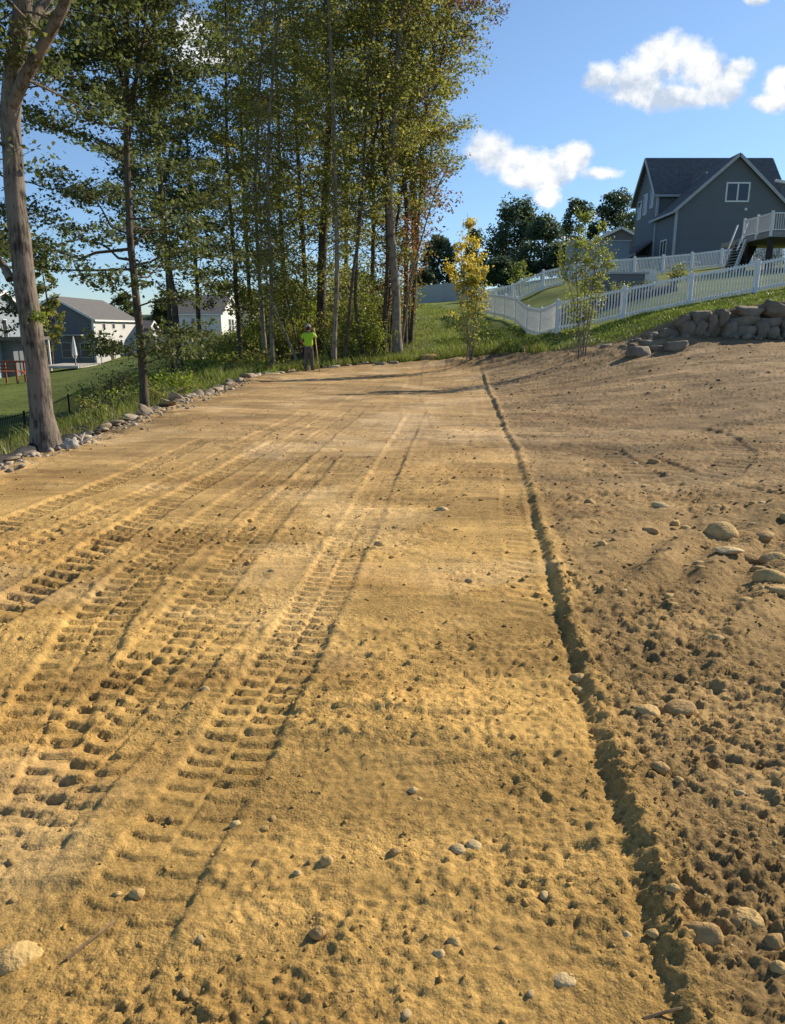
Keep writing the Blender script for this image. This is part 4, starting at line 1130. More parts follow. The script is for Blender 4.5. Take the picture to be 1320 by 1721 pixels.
# grey house on the right
hx0 = 23.7; HB = W(1135, 445, 66).z - .6
H = empty('house', (hx0, 66, HB), label='dark grey two-storey house with steep gables on the hill at the right', cat='house')
Z = lambda px, py, Y: W(px, py, Y).z - HB
eG = Z(1137, 352, 66); aG = Z(1240, 262, 66); eM = Z(1105, 322, 71); aM = Z(1087, 269, 74)
gw = 9.4
gable_block(H, 0, gw, 0, 5.2, -1.5, eG, aG, 'y', 'siding_grey', 'roof_dark', 'trim', .35)
gable_block(H, 0, 10.9, 5.0, 11.0, -1.5, eM, aM, 'x', 'siding_grey', 'roof_dark', 'trim', .4)
MB().box(-.03, .14, -.05, .12, -.5, eG - .1).obj('corner_board', M['trim'], H)
MB().box(-.10, .10, 4.75, 4.93, -.5, eM - .2).obj('downspout', M['trim'], H)
MB().box(-.10, .10, -.18, -.06, -.5, eG - .25).obj('downspout', M['trim'], H)
c = W(1240, 323, 66); window(H, (c.x - hx0, 0, c.z - HB), 1.75, 1.3, 'y', 'trim_white', (2, 1))
window(H, (0, 2.4, 1.95), 1.3, 1.6, 'w', 'trim_white', (2, 1))
window(H, (0, 9.8, 6.3), .9, 1.5, 'w', 'trim_white', (1, 2)); window(H, (0, 8.2, 6.6), .9, 1.7, 'w', 'trim_white', (1, 2)); window(H, (0, 6.4, 6.9), .8, 1.6, 'w', 'trim_white', (1, 2))
window(H, (1.6, 0, .55), 1.5, .45, 'y', 'trim_white', (1, 1))
MB().box(6.2, 7.1, -.5, -.1, .3, 1.1).obj('utility_box', M['trim'], H)
c = W(1253, 352, 66); MB().tube([(c.x - hx0, -.02, c.z - HB), (c.x - hx0, -.14, c.z - HB)], [.13, .11], 8).obj('wall_vent', M['trim_white'], H)
c = W(1189, 293, 70); MB().tube([(c.x - hx0, 4.0, c.z - HB - 1.2), (c.x - hx0, 4.0, c.z - HB + .2)], [.10, .10], 8).obj('vent_pipe', M['trim_white'], H)
# right-hand shed dormer and low left porch wing
m = MB(); m.add([(9.0, 1.0, eG + .5), (13, 1.0, eG + .5), (13, 1.0, aG - 2.6), (9.0, 1.0, aG - 1.9), (9.0, 5, eG + .5), (13, 5, eG + .5), (13, 5, aG - 2.6), (9.0, 5, aG - 1.9)], [(0, 1, 2, 3), (7, 6, 5, 4), (3, 2, 6, 7), (1, 5, 6, 2), (4, 0, 3, 7)]).obj('dormer_wall', M['siding_grey'], H)
MB().beam((8.4, .9, aG - 1.7), (13.4, .9, aG - 2.6), .2, .22).obj('dormer_fascia', M['trim_white'], H)
m = MB(); yw = 5.4
m.add([(0, yw, 3.0), (-1.5, yw + .2, 1.9), (-1.5, 11, 1.9), (0, 11, 3.0), (0, yw, 3.2), (-1.5, yw + .2, 2.1), (-1.5, 11, 2.1), (0, 11, 3.2)], [(0, 1, 2, 3), (7, 6, 5, 4), (0, 4, 5, 1), (1, 5, 6, 2), (2, 6, 7, 3), (3, 7, 4, 0)])
m.obj('porch_roof', M['roof_dark'], H)
MB().beam((-1.52, yw + .1, 1.95), (-1.52, 11, 1.95), .1, .25).obj('porch_fascia', M['trim_white'], H)
for yy in (yw + .4, 10.7): MB().box(-1.45, -1.3, yy, yy + .15, -1, 2.0).obj('porch_post', M['trim_white'], H)
MB().box(-1.1, 0, 6.2, 10.8, -1.5, 1.9).obj('bay_wall', M['siding_grey'], H)
window(H, (-1.1, 8.4, .9), 1.5, 1.3, 'w', 'trim_white', (2, 1))

# neighbouring low gable and pale wall left of the grey house
a = W(1030, 420, 84)
H2 = empty('house', (a.x, 84, a.z - 3), label='low dark roofed house mostly hidden behind the grey house', cat='house')
gable_block(H2, -1.6, 3.0, 0, 6, -2, W(1020, 402, 84).z - H2.location.z, W(1046, 384, 84).z - H2.location.z, 'y', 'siding_grey', 'roof_dark', 'trim_white', .3)
a = W(962, 443, 70); b = W(1056, 443, 70)
T = empty('garden_shed', (a.x, 70, a.z - .5), label='pale grey flat-walled shed standing left of the grey house', cat='shed')
zt = W(1000, 406, 70).z - T.location.z
MB().box(0, b.x - a.x, 0, 3, -2, zt).obj('wall', M['siding_blue'], T)
MB().box(-.1, b.x - a.x + .1, -.1, 3.1, zt, zt + .12).obj('roof', M['trim'], T)
MB().box(.5, 1.4, -.03, -.004, -1, zt - .5).obj('door', M['trim'], T)

# deck of the next house, cut by the frame
A = W(1249, 404, 46); Bp = W(1296, 389, 43)
D = empty('deck', (Bp.x, 43, gz1(Bp.x, 43)), label='raised deck with pale railing and a stair at the right edge', cat='deck')
bz = D.location.z; dz = Bp.z - bz
ax_, ay_ = A.x - Bp.x, 3.0
m = MB(); fl = [(0, 0), (8, -.2), (8, 6), (ax_ - .0, 6), (ax_, ay_)]
m.add([(x, y, dz) for x, y in fl] + [(x, y, dz - .28) for x, y in fl], [(0, 1, 2, 3, 4), (9, 8, 7, 6, 5)] + [(i, i + 5, (i + 1) % 5 + 5, (i + 1) % 5) for i in range(5)])
m.obj('deck_floor', M['wood_grey'], D)
balu = MB().box(-.02, .02, -.02, .02, .08, .9).mesh('baluster'); balu.materials.append(M['trim'])
def rail_run(p, q, n, z0=dz, z1=dz, posts=2):
    MB().beam((p[0], p[1], z0 + .95), (q[0], q[1], z1 + .95), .09, .06).obj('handrail', M['trim_white'], D)
    MB().beam((p[0], p[1], z0 + .1), (q[0], q[1], z1 + .1), .05, .05).obj('bottom_rail', M['trim_white'], D)
    for i in range(1, n):
        f = i / n; o = bpy.data.objects.new('baluster', balu); COL.objects.link(o); o.parent = D
        o.location = (p[0] + (q[0] - p[0]) * f, p[1] + (q[1] - p[1]) * f, z0 + (z1 - z0) * f)
    for e, z in (((p, z0),) if posts == 1 else ((p, z0), (q, z1)) if posts == 2 else ((q, z1),)): MB().box(e[0] - .06, e[0] + .06, e[1] - .06, e[1] + .06, z - .25, z + 1.08).obj('rail_post', M['trim_white'], D)
rail_run((0, 0), (4, -.1), 32); rail_run((4, -.1), (8, -.2), 32, posts=3)
mid = (ax_ / 2, ay_ / 2); rail_run((0, 0), mid, 12, posts=3); rail_run(mid, (ax_, ay_), 12, posts=3)
for (x, y) in ((.2, .3), (4, .1), (7.8, .1), (ax_ + .3, ay_ + .2), (.6, 4.5)): MB().box(x - .12, x + .12, y - .12, y + .12, -.6, dz - .28).obj('deck_post', M['wood_dark'], D)
c = W(1238, 452, 44.0); sx, sy, sz = c.x - Bp.x, 1.2, c.z - bz
for off in (0, 1.3):
    MB().beam((ax_ - .05, ay_ - .2 + off - .3, dz - .25), (sx, sy + off, sz), .07, .34).obj('stringer', M['trim_white'] if off == 0 else M['wood_grey'], D)
    MB().beam((ax_ - .05, ay_ - .2 + off - .3, dz + .8), (sx, sy + off, sz + 1.0), .07, .07).obj('stair_handrail', M['trim_white'], D)
for i in range(9):
    f = (i + .5) / 9; x = ax_ + (sx - ax_) * f; y = ay_ - .5 + (sy - ay_ + .5) * f; z = dz - .25 + (sz - dz + .25) * f
    MB().box(x - .14, x + .14, y, y + 1.3, z - .02, z + .03).obj('tread', M['wood_grey'], D)
MB().add([(ax_ + .1, ay_ + .9, dz - .3), (sx + .1, sy + 1.2, sz - .1), (sx + 1.3, sy + 1.6, sz), (ax_ + 1.6, ay_ + 1.5, dz - .3), (ax_ + .1, ay_ + .98, dz - .3), (sx + .1, sy + 1.28, sz - .1), (sx + 1.3, sy + 1.68, sz), (ax_ + 1.6, ay_ + 1.58, dz - .3)], [(0, 1, 2, 3), (7, 6, 5, 4), (0, 4, 5, 1), (1, 5, 6, 2), (2, 6, 7, 3), (3, 7, 4, 0)]).obj('stair_screen', M['wood_dark'], D)

# left: gabled house, shaded gable painted dark grey, sunlit side painted cream
def at_(px, py, Y): return W(px, py, Y)
bx = W(163, 613, 85)
HL = empty('house', (bx.x, 85, bx.z - .4), label='gabled house at the left, shaded gable coloured dark grey, long sunlit side wall coloured cream', cat='house')
z0 = HL.location.z
eb = W(163, 536, 85).z - z0; ab = W(118, 500, 85).z - z0
gable_block(HL, -8.2, 0, 0, 14, -2, eb, ab, 'y', 'siding_grey', 'roof_grey', 'trim_white', .35)
MB().box(-.004, .05, .05, 14.0, -1, eb - .15).obj('lit_side_face', M['siding_cream_lit'], HL)  # pale sheet over the wall, sunlight put into its colour
MB().box(-.14, .09, -.05, .10, -1, eb - .1).obj('corner_board', M['trim_white'], HL)
for yy, zz, w, h in ((1.8, 1.9, .8, 1.5), (2.9, 1.9, .8, 1.5), (8.2, 2.4, .7, 1.2), (3, 4.9, .8, 1.1), (6, 4.9, .8, 1.1), (9.5, 4.9, .8, 1.1)): window(HL, (.05, yy, zz), w, h, 'x', 'trim_white', (1, 2))
MB().box(.055, .09, 4.4, 5.4, .35, 2.5).obj('door', M['wood_dark'], HL)
for xx, zz, w, h in ((-4.6, 5.0, .9, 1.5), (-5.8, 1.9, .9, 1.5), (-3.2, 2.0, 1.0, 1.6), (-1.0, 2.0, 1.2, 1.5)): window(HL, (xx, 0, zz), w, h, 'y', 'trim', (1, 2))
MB().box(-3.4, -.9, -1.4, -.05, 3.6, 3.72).obj('door_canopy', M['trim'], HL)
g = W(262, 583, 104)
gable_block(HL, -8, .2, 14.2, 26, -2, W(272, 577, 109).z - z0, W(250, 541, 106).z - z0, 'x', 'siding_cream_lit', 'roof_grey', 'trim_white', .35)
for yy in (17.5, 22): window(HL, (.2, yy, 2.7), 1.0, 1.2, 'x', 'trim_white', (1, 2))
# terrace, closed parasol, low things before the house
p = W(95, 641, 72); q = W(150, 632, 72)
MB().box(p.x, q.x + .5, 68.5, 74, -.12, .10).obj('terrace', M['concrete'], None, loc=(0, 0, gz1(-28, 71)), kind='structure')
c = W(129, 625, 71); u = empty('parasol', (c.x, 71, gz1(c.x, 71)), label='closed white parasol on the terrace of the grey house at the left', cat='parasol')
MB().tube([(0, 0, .0), (0, 0, 2.9)], [.04, .04], 6).obj('pole', M['trim_white'], u)
MB().tube([(0, 0, .9), (0, 0, 1.2), (0, 0, 1.9), (0, 0, 2.8), (0, 0, 2.95)], [.12, .26, .20, .08, .02], 8).obj('canopy', M['fabric_white'], u)
MB().tube([(0, 0, 0), (0, 0, .12)], [.35, .3], 10).obj('base', M['fabric_white'], u)

# left edge: pale blue house with porch, wooden playset
b = W(-20, 635, 66)
HA = empty('house', (b.x, 66, b.z - .5), label='pale blue-grey house with dark porch at the far left edge, behind the big trunk', cat='house')
z1 = HA.location.z
gable_block(HA, -10, 0, 0, 8, -2, W(10, 527, 69).z - z1, W(20, 490, 70).z - z1, 'x', 'siding_blue', 'roof_grey', 'trim_white', .4)
window(HA, (0, 3.9, W(18, 553, 70).z - z1), .85, 1.6, 'x', 'trim_white', (1, 2)); window(HA, (0, 1.2, W(18, 553, 70).z - z1), .85, 1.6, 'x', 'trim_white', (1, 2))
zp = W(18, 572, 69).z - z1
MB().box(.02, 2.4, 2.2, 7.6, zp, zp + .3).obj('porch_roof', M['roof_dark'], HA)
MB().box(.02, 1.0, 3.0, 7.0, -1, zp).obj('porch_wall', M['siding_grey'], HA)
for yy in (2.4, 4.8, 7.4): MB().box(2.2, 2.34, yy, yy + .14, -1, zp).obj('porch_post', M['trim_white'], HA)
c = W(30, 642, 58); PS = empty('playset', (c.x, 58, gz1(c.x, 58)), label='reddish wooden climbing frame on the lawn left of the big trunk', cat='playset')
for x in (-1.5, 0, 1.4):
    for y_ in (0, 1.3): MB().box(x - .06, x + .06, y_ - .06, y_ + .06, -.1, 1.7).obj('post', M['wood_red'], PS)
MB().box(-1.5, 0, 0, 1.3, .85, .93).obj('platform', M['wood_red'], PS)
MB().beam((-1.6, 0, 1.65), (1.6, 0, 1.65), .08, .1).obj('top_rail', M['wood_red'], PS); MB().beam((-1.6, 1.3, 1.65), (1.6, 1.3, 1.65), .08, .1).obj('top_rail', M['wood_red'], PS)
MB().beam((-1.4, -.07, 1.1), (0, -.07, 1.1), .05, .12).obj('guard_board', M['wood_red'], PS); MB().beam((-1.4, -.07, 1.35), (0, -.07, 1.35), .05, .12).obj('guard_board', M['wood_red'], PS)
MB().beam((.1, .6, .9), (1.4, .6, 0), .5, .05).obj('slide', M['wood_red'], PS)

# white house beyond the mound
b = W(374, 575, 98)
HC = empty('house', (b.x, 98, W(374, 566, 98).z - 1.2), label='white house with a dark steep roof and one sunlit gable, seen over the grass mound', cat='house')
z2 = HC.location.z; e2 = W(372, 527, 98).z - z2; a2 = W(386, 510, 104).z - z2
gable_block(HC, -6.2, 0, 0, 11, -3, e2, a2 + .9, 'x', 'siding_white', 'roof_dark', 'trim_white', .3)
for yy in (5.0, 6.9): window(HC, (0, yy, e2 - 1.5), 1.3, 1.7, 'x', 'trim_white', (1, 2))
window(HC, (-3.6, 0, e2 - 1.0), .35, .7, 'y', 'trim', (1, 1))
gable_block(HC, -5, 1.6, 11.2, 24, -3, e2 - .1, a2 + .1, 'y', 'siding_white', 'roof_grey', 'trim_white', .3)
window(HC, (1.6, 14, e2 - 1.6), 1.2, 1.7, 'x', 'trim_white', (1, 2))
window(HC, (1.6, 19, e2 - 1.6), 1.2, 1.7, 'x', 'trim_white', (1, 2))
MB().box(-8.6, -6.2, 1, 8, -3, e2 - 2.6).obj('side_wing', M['siding_white'], HC)
MB().box(-8.8, -6.2, .8, 8.2, e2 - 2.6, e2 - 2.4).obj('wing_roof', M['roof_grey'], HC)

# back-yard furniture between the fences
def yard(px, py, Y): p = W(px, py, Y); return Vector((p.x, Y, gz1(p.x, Y)))
p = yard(1068, 484, 38); T = empty('outdoor_kitchen', p, label='grey outdoor counter with a white draped cover behind the near picket fence', cat='outdoor counter')
MB().box(-1.9, .4, 0, .9, 0, .85).obj('counter_base', M['siding_grey'], T); MB().box(-2.0, .6, -.08, .98, .85, .93).obj('countertop', M['trim'], T)
m = MB(); m.add([(.42, -.06, .05), (1.1, -.1, .1), (1.25, .9, .1), (.42, .95, .05), (.42, -.02, 1.08), (1.0, .0, 1.02), (1.05, .85, 1.0), (.42, .9, 1.08)], [(0, 1, 5, 4), (1, 2, 6, 5), (2, 3, 7, 6), (3, 0, 4, 7), (4, 5, 6, 7)]).obj('draped_cover', M['fabric_white'], T)
p = yard(1000, 485, 40); T = empty('lounge_chair', p, label='low grey garden chair left of the outdoor counter', cat='garden chair')
MB().box(-.45, .45, -.4, .4, .28, .42).obj('seat', M['wood_grey'], T); MB().box(-.45, .45, .34, .46, .42, .95).obj('backrest', M['wood_grey'], T)
for x in (-.4, .34):
    for y_ in (-.38, .32): MB().box(x, x + .06, y_, y_ + .06, 0, .28).obj('leg', M['wood_grey'], T)
bed0 = yard(960, 505, 36); bed1 = yard(1130, 480, 36)
mx_ = np.linspace(bed0.x, bed1.x, 24); my_ = np.linspace(35.0, 37.2, 6); MX, MY = np.meshgrid(mx_, my_, indexing='xy')
MZ = land_z(MX, MY) + .16 + .12 * fbm(MX * 3, MY * 3, 5, 3)
MZ[0] -= .4; MZ[-1] -= .4
i = np.arange(5)[:, None] * 24; j = np.arange(23)[None, :]
link('mulch_bed', big_mesh('mulch_bed', np.stack([MX, MY, MZ], -1).reshape(-1, 3), np.stack([i + j, i + j + 1, i + 24 + j + 1, i + 24 + j], -1).reshape(-1, 4), True), M['mulch'], kind='structure')
# ---------------------------------------------------------------- vegetation
def leaf_arrays(C, r, size, aspect=.62, up=.45):
    """one small folded diamond per centre"""
    n = len(C)
    N = r.normal(size=(n, 3)); N[:, 2] = np.abs(N[:, 2]) + up; N /= np.linalg.norm(N, axis=1)[:, None]
    A = np.cross(N, r.normal(size=(n, 3))); A /= np.linalg.norm(A, axis=1)[:, None] + 1e-9
    B = np.cross(N, A)
    s = size * r.uniform(.42, 1.45, n)[:, None]
    V = np.stack([C - A * s * .5, C + B * s * aspect * .5 - N * s * .08, C + A * s * .5, C - B * s * aspect * .5 - N * s * .08], 1).reshape(-1, 3)
    i = np.arange(n)[:, None] * 4
    Fq = np.concatenate([i + np.array([[0, 1, 2]]), i + np.array([[0, 2, 3]])], 1).reshape(-1, 3)
    return V, Fq

class Tubes:
    def __init__(s): s.v = []; s.f = []; s.n = 0
    def add(s, pts, rs, n=5, lump=0, seed=0):
        V, Fq = tube_arrays(pts, rs, n, lump, seed); s.v.append(V); s.f.append(Fq + s.n); s.n += len(V)
    def mesh(s, name, org=(0, 0, 0)):
        return big_mesh(name, np.vstack(s.v) - np.array(org), np.vstack(s.f), True)

def tree(name, label, path, r0, r1, crown, nl, nleaf, lsize, leafm, barkm, seed, cat='tree', group=None, rise=(.3, 1.0), droop=0.0, flat=.5, spread=.32, sides=9, lump=.03, flare=1.35, extra=(), twigs=5, lo_s=.0, clip=None, side=(1, 1), lean_x=0.0, leafdist=0.35, split=False):
    """path: world points of the stem, ground first. crown: [(height fraction, radius)...] profile along the stem"""
    r = np.random.default_rng(seed)
    P = spline(path, 26); K = len(P)
    L = np.concatenate([[0], np.cumsum(np.linalg.norm(np.diff(P, axis=0), axis=1))]); L /= L[-1]
    P[3:, :2] += np.cumsum(r.normal(size=(K - 3, 2)), 0) * r0 * .10
    rr = r0 + (r1 - r0) * L; rr[0] *= flare; rr[1] *= 1 + (flare - 1) * .4
    org = Vector(P[0]); root = empty(name, org, label=label, cat=cat, group=group)
    P[0, 2] -= .25
    T = Tubes(); T.add(P, rr, sides, lump, seed)
    for (pp, a, b) in extra: T.add(spline(pp, 14), np.linspace(a, b, 14), max(5, sides - 2), lump, seed + 1)
    tm = T.mesh('trunk', org); link('trunk', tm, M[barkm], root)
    prof = np.array(crown, float); c0, c1 = prof[0, 0], prof[-1, 0]
    Bt = Tubes(); cen = []; wgt = []
    stems = [(P, rr, L)]
    for (pp, a, b) in extra:
        Q = spline(pp, 14); l = np.concatenate([[0], np.cumsum(np.linalg.norm(np.diff(Q, axis=0), axis=1))]); stems.append((Q, np.linspace(a, b, 14), l / l[-1]))
    ga = r.uniform(0, 6.28)
    for k in range(nl):
        hf = c0 + (c1 - c0) * ((k + r.random()) / nl)
        if len(stems) > 1 and r.random() < .45:
            Q, qr, ql = stems[r.integers(1, len(stems))]; l = r.uniform(.25, 1); b = np.array([np.interp(l, ql, Q[:, c]) for c in range(3)]); br = np.interp(l, ql, qr)
            hf = np.interp(b[2], P[:, 2], L)
        else:
            b = np.array([np.interp(hf, L, P[:, c]) for c in range(3)]); br = np.interp(hf, L, rr)
        R = np.interp(hf, prof[:, 0], prof[:, 1]) * r.uniform(.55, 1.15)
        ga += 2.4 + r.normal() * .3
        dx, dy = math.cos(ga), math.sin(ga)
        R *= side[1] if dx > 0 else side[0]
        el = r.uniform(*rise)
        m = 6; t = np.linspace(0, 1, m)
        hr = R * t; hz = R * el * t ** .9 - droop * R * t ** 2
        pts = np.stack([b[0] + dx * hr + lean_x * t, b[1] + dy * hr, b[2] + hz], 1)
        pts[1:] += np.cumsum(r.normal(size=(m - 1, 3)), 0) * R * .05
        lr = max(.008, min(br * .5, .010 * R + .006))
        if split: Bt = Tubes()
        Bt.add(pts, np.linspace(lr, lr * .25, m), 5)
        nt = twigs
        for q in range(nt):
            f = r.uniform(.25, 1); tb = np.array([np.interp(f, t, pts[:, c]) for c in range(3)])
            an = ga + r.choice([-1, 1]) * r.uniform(.3, 1.3); tl = R * r.uniform(.22, .5)
            te = tb + np.array([math.cos(an) * tl, math.sin(an) * tl, tl * r.uniform(-.15, .6)])
            tw = np.stack([tb, (tb + te) / 2 + r.normal(size=3) * tl * .07, te])
            Bt.add(tw, [lr * .35, lr * .25, .004], 3)
            cen.append(np.stack([tb, te])); wgt.append(tl * (0.4 + f))
        cen.append(np.stack([pts[2], pts[-1]])); wgt.append(R * .35)
        if split: link('branch', Bt.mesh('branch', org), M[barkm], root)
    # leafy tip of the stem
    for (Q, qr, ql) in stems:
        if np.interp(Q[-1, 2], P[:, 2], L) >= c0: cen.append(np.stack([Q[-3], Q[-1] + [0, 0, .3]])); wgt.append(.5 * prof[-1, 1] + .2)
    if not split: link('branches', Bt.mesh('branches', org), M[barkm], root, kind='stuff')
    cen = np.array(cen); wgt = np.array(wgt); wgt /= wgt.sum()
    k = r.choice(len(cen), nleaf, p=wgt); u = r.beta(1.6, 1.0, nleaf)[:, None]
    C = cen[k, 0] * (1 - u) + cen[k, 1] * u
    # sprays: gather leaves in tufts along each twig so gaps open between them
    tuft = r.normal(size=(len(cen) * 3, 3)) * leafdist * .55
    idx = k * 3 + r.integers(0, 3, nleaf)
    C = C + tuft[idx] * np.array([1, 1, flat]) + r.normal(size=(nleaf, 3)) * leafdist * spread * np.array([1, 1, flat])
    if clip is not None: C = C[clip(C)]
    V, Fq = leaf_arrays(C, r, lsize)
    link('crown', big_mesh('crown', V - np.array(org), Fq), M[leafm], root)
    return root

def pp(pix, Y, dY=0):
    """stem points from photo pixels, all at about the same distance; the first sits on the ground"""
    out = []
    for i, (a, b) in enumerate(pix):
        w = W(a, b, Y + dY * i)
        if i == 0: w.z = gz1(w.x, w.y)
        out.append(w)
    return out

# big near trunk on the left
b0 = G(80, 762, -.05)
base = Vector((b0[0], b0[1] , float(smooth_z(b0[0], b0[1])[0]) - .15))
YB = b0[1]
pB = [base, W(66, 660, YB), W(52, 560, YB), W(34, 450, YB + .05), W(18, 330, YB + .1), W(12, 230, YB + .15), W(16, 150, YB + .15), W(32, 80, YB + .1), W(42, 20, YB), W(40, -160, YB), W(30, -420, YB)]
ex1 = [W(14, 205, YB + .15), W(32, 150, YB), W(62, 95, YB - .1), W(92, 40, YB - .2), W(118, -20, YB - .3), W(150, -160, YB - .4)]
ex2 = [W(40, 60, YB + .1), W(62, 20, YB + .3), W(92, -20, YB + .5), W(120, -90, YB + .6)]
ex3 = [W(48, 135, YB - .05), W(80, 150, YB + .2), W(110, 165, YB + .4), W(150, 190, YB + .6)]
ex4 = [W(18, 470, YB), W(2, 440, YB + .1), W(-30, 410, YB + .3)]
tree('large_tree', 'thick grey-barked tree trunk leaning left at the near left edge of the dirt', pB, .160, .085, [(.45, .9), (.6, 1.8), (.8, 2.6), (1, 1.6)], 26, 6500, .085, 'leaf_dark', 'bark_grey', 11, split=True,
     extra=[(ex1, .085, .05), (ex2, .075, .04), (ex3, .022, .006), (ex4, .06, .03)], sides=22, lump=.022, flare=1.75, side=(1.0, .30), rise=(.2, .9), clip=lambda C: ~((C[:, 0] > W(55, 0, YB).x + .25) & (C[:, 2] < 5.2)))
# leafy sprig on the trunk
def sprig(name, px, py, Y, n, rads, size, mat, label, cat, seed, stems=6, z_up=0, ground=False):
    r = np.random.default_rng(seed); c = W(px, py, Y)
    if ground: c.z = gz1(c.x, Y)
    root = empty(name, c, label=label, cat=cat)
    T = Tubes(); cen = []
    for k in range(stems):
        e = np.array([r.normal() * rads[0] * .6, r.normal() * rads[1] * .6, abs(r.normal()) * rads[2] * .7 + rads[2] * .2]) if ground else r.normal(size=3) * np.array(rads) * .6
        T.add(np.stack([np.zeros(3), e * .5 + r.normal(size=3) * .03, e]), [.012, .008, .004], 4); cen.append(e)
    link('stem', T.mesh('stem'), M['bark_dark'], root)
    cen = np.array(cen); C = cen[r.integers(0, stems, n)] * r.uniform(.4, 1.1, (n, 1)) + r.normal(size=(n, 3)) * np.array(rads) * .30
    if ground: C[:, 2] = np.abs(C[:, 2])
    V, Fq = leaf_arrays(C, r, size); link('foliage', big_mesh('foliage', V, Fq), M[mat], root)
    return root
sprig('leafy_shoot', 72, 532, YB - .15, 150, (.16, .12, .10), .055, 'leaf_bright', 'small leafy green shoot sprouting from the thick leaning trunk', 'shoot', 5)

# slender maple in front of the left houses
p2 = pp([(243, 692), (240, 620), (232, 540), (222, 440), (215, 330), (212, 220), (214, 100), (216, -20), (218, -160)], 17.0)
e2a = [W(214, 170, 17), W(196, 90, 17.2), (W(182, 0, 17.4)), W(170, -100, 17.5)]
e2b = [W(216, 190, 17), W(236, 100, 16.8), W(246, 20, 16.8), W(252, -100, 16.8)]
e2c = [W(214, 250, 17), W(228, 160, 17.4), W(232, 60, 17.5), W(234, -60, 17.5)]
tree('maple_tree', 'slender dark maple with wide layered leaves rising from the stone border at the left', p2, .10, .03, split=True, crown=
     [(.11, 1.3), (.18, 2.2), (.32, 2.5), (.45, 2.6), (.58, 2.0), (.72, 1.35), (.85, 1.15), (1, .85)], nl=88, nleaf=38000, lsize=.098, leafm='leaf_dark', barkm='bark_dark', seed=12,
     extra=[(e2a, .045, .012), (e2b, .045, .012), (e2c, .04, .012)], rise=(-.05, .55), flat=.35, side=(1.15, .78), leafdist=.34, twigs=6)
LT = [
 ('left_a', pp([(300, 578), (293, 510), (284, 450), (275, 380), (268, 280), (262, 150), (260, 0), (258, -150)], 33), .16, .05, [(.25, 1.8), (.4, 2.4), (.55, 2.2), (.7, 1.1), (1, .8)], 40, 7600, .17, 'leaf_dark', 'bark_dark', 'double-stemmed dark tree on the mound behind the slender maple', (1, 1)),
 ('left_b', pp([(336, 568), (333, 500), (330, 450), (325, 360), (318, 260), (312, 160), (312, 190)], 38), .13, .03, [(.2, 1.2), (.32, 2.0), (.5, 2.0), (.75, 1.6), (1, .8)], 30, 5200, .18, 'leaf_dark', 'bark_dark', 'straight narrow-stemmed tree right of the double-stemmed one on the mound', (1, 1)),
 ('left_c', pp([(405, 600), (398, 500), (392, 400), (384, 300), (380, 180), (378, 60), (376, -80)], 35), .12, .03, [(.12, 1.0), (.25, 2.0), (.4, 2.3), (.7, 2.0), (1, 1.3)], 44, 9000, .16, 'leaf_olive', 'bark_dark', 'leafy tree at the left side of the grove beside the white house', (.6, .9)),
]
for (_, pth, a, b, cr, nl, nleaf, ls, lm, bm_, lab, sd_) in LT:
    tree('forest_tree', lab, pth, a, b, cr, int(nl * 1.3), int(nleaf * 1.5), ls * .85, lm, bm_, 1000 + len(lab), side=sd_, rise=(0, .7), flat=.4, leafdist=.5)
# second stem
tree('forest_tree', 'second leaning stem close beside the double-stemmed dark tree', pp([(288, 576), (284, 500), (279, 430), (266, 350), (240, 260), (225, 170)], 33.6), .11, .03, [(.4, 1.5), (.7, 2.2), (1, 1.4)], 20, 3500, .17, 'leaf_dark', 'bark_dark', 91, leafdist=.5)
# tree off the left edge whose boughs enter the frame
tree('maple_tree', 'dark leafy boughs at the far left edge behind the leaning trunk', pp([(-90, 700), (-80, 520), (-70, 380), (-60, 220), (-55, 80), (-50, -80)], 24), .16, .05, [(.25, 2.4), (.45, 3.4), (.7, 3.2), (1, 2.0)], 50, 11000, .13, 'leaf_dark', 'bark_dark', 92, rise=(-.1, .5), flat=.35, leafdist=.42, side=(.6, 1.0))

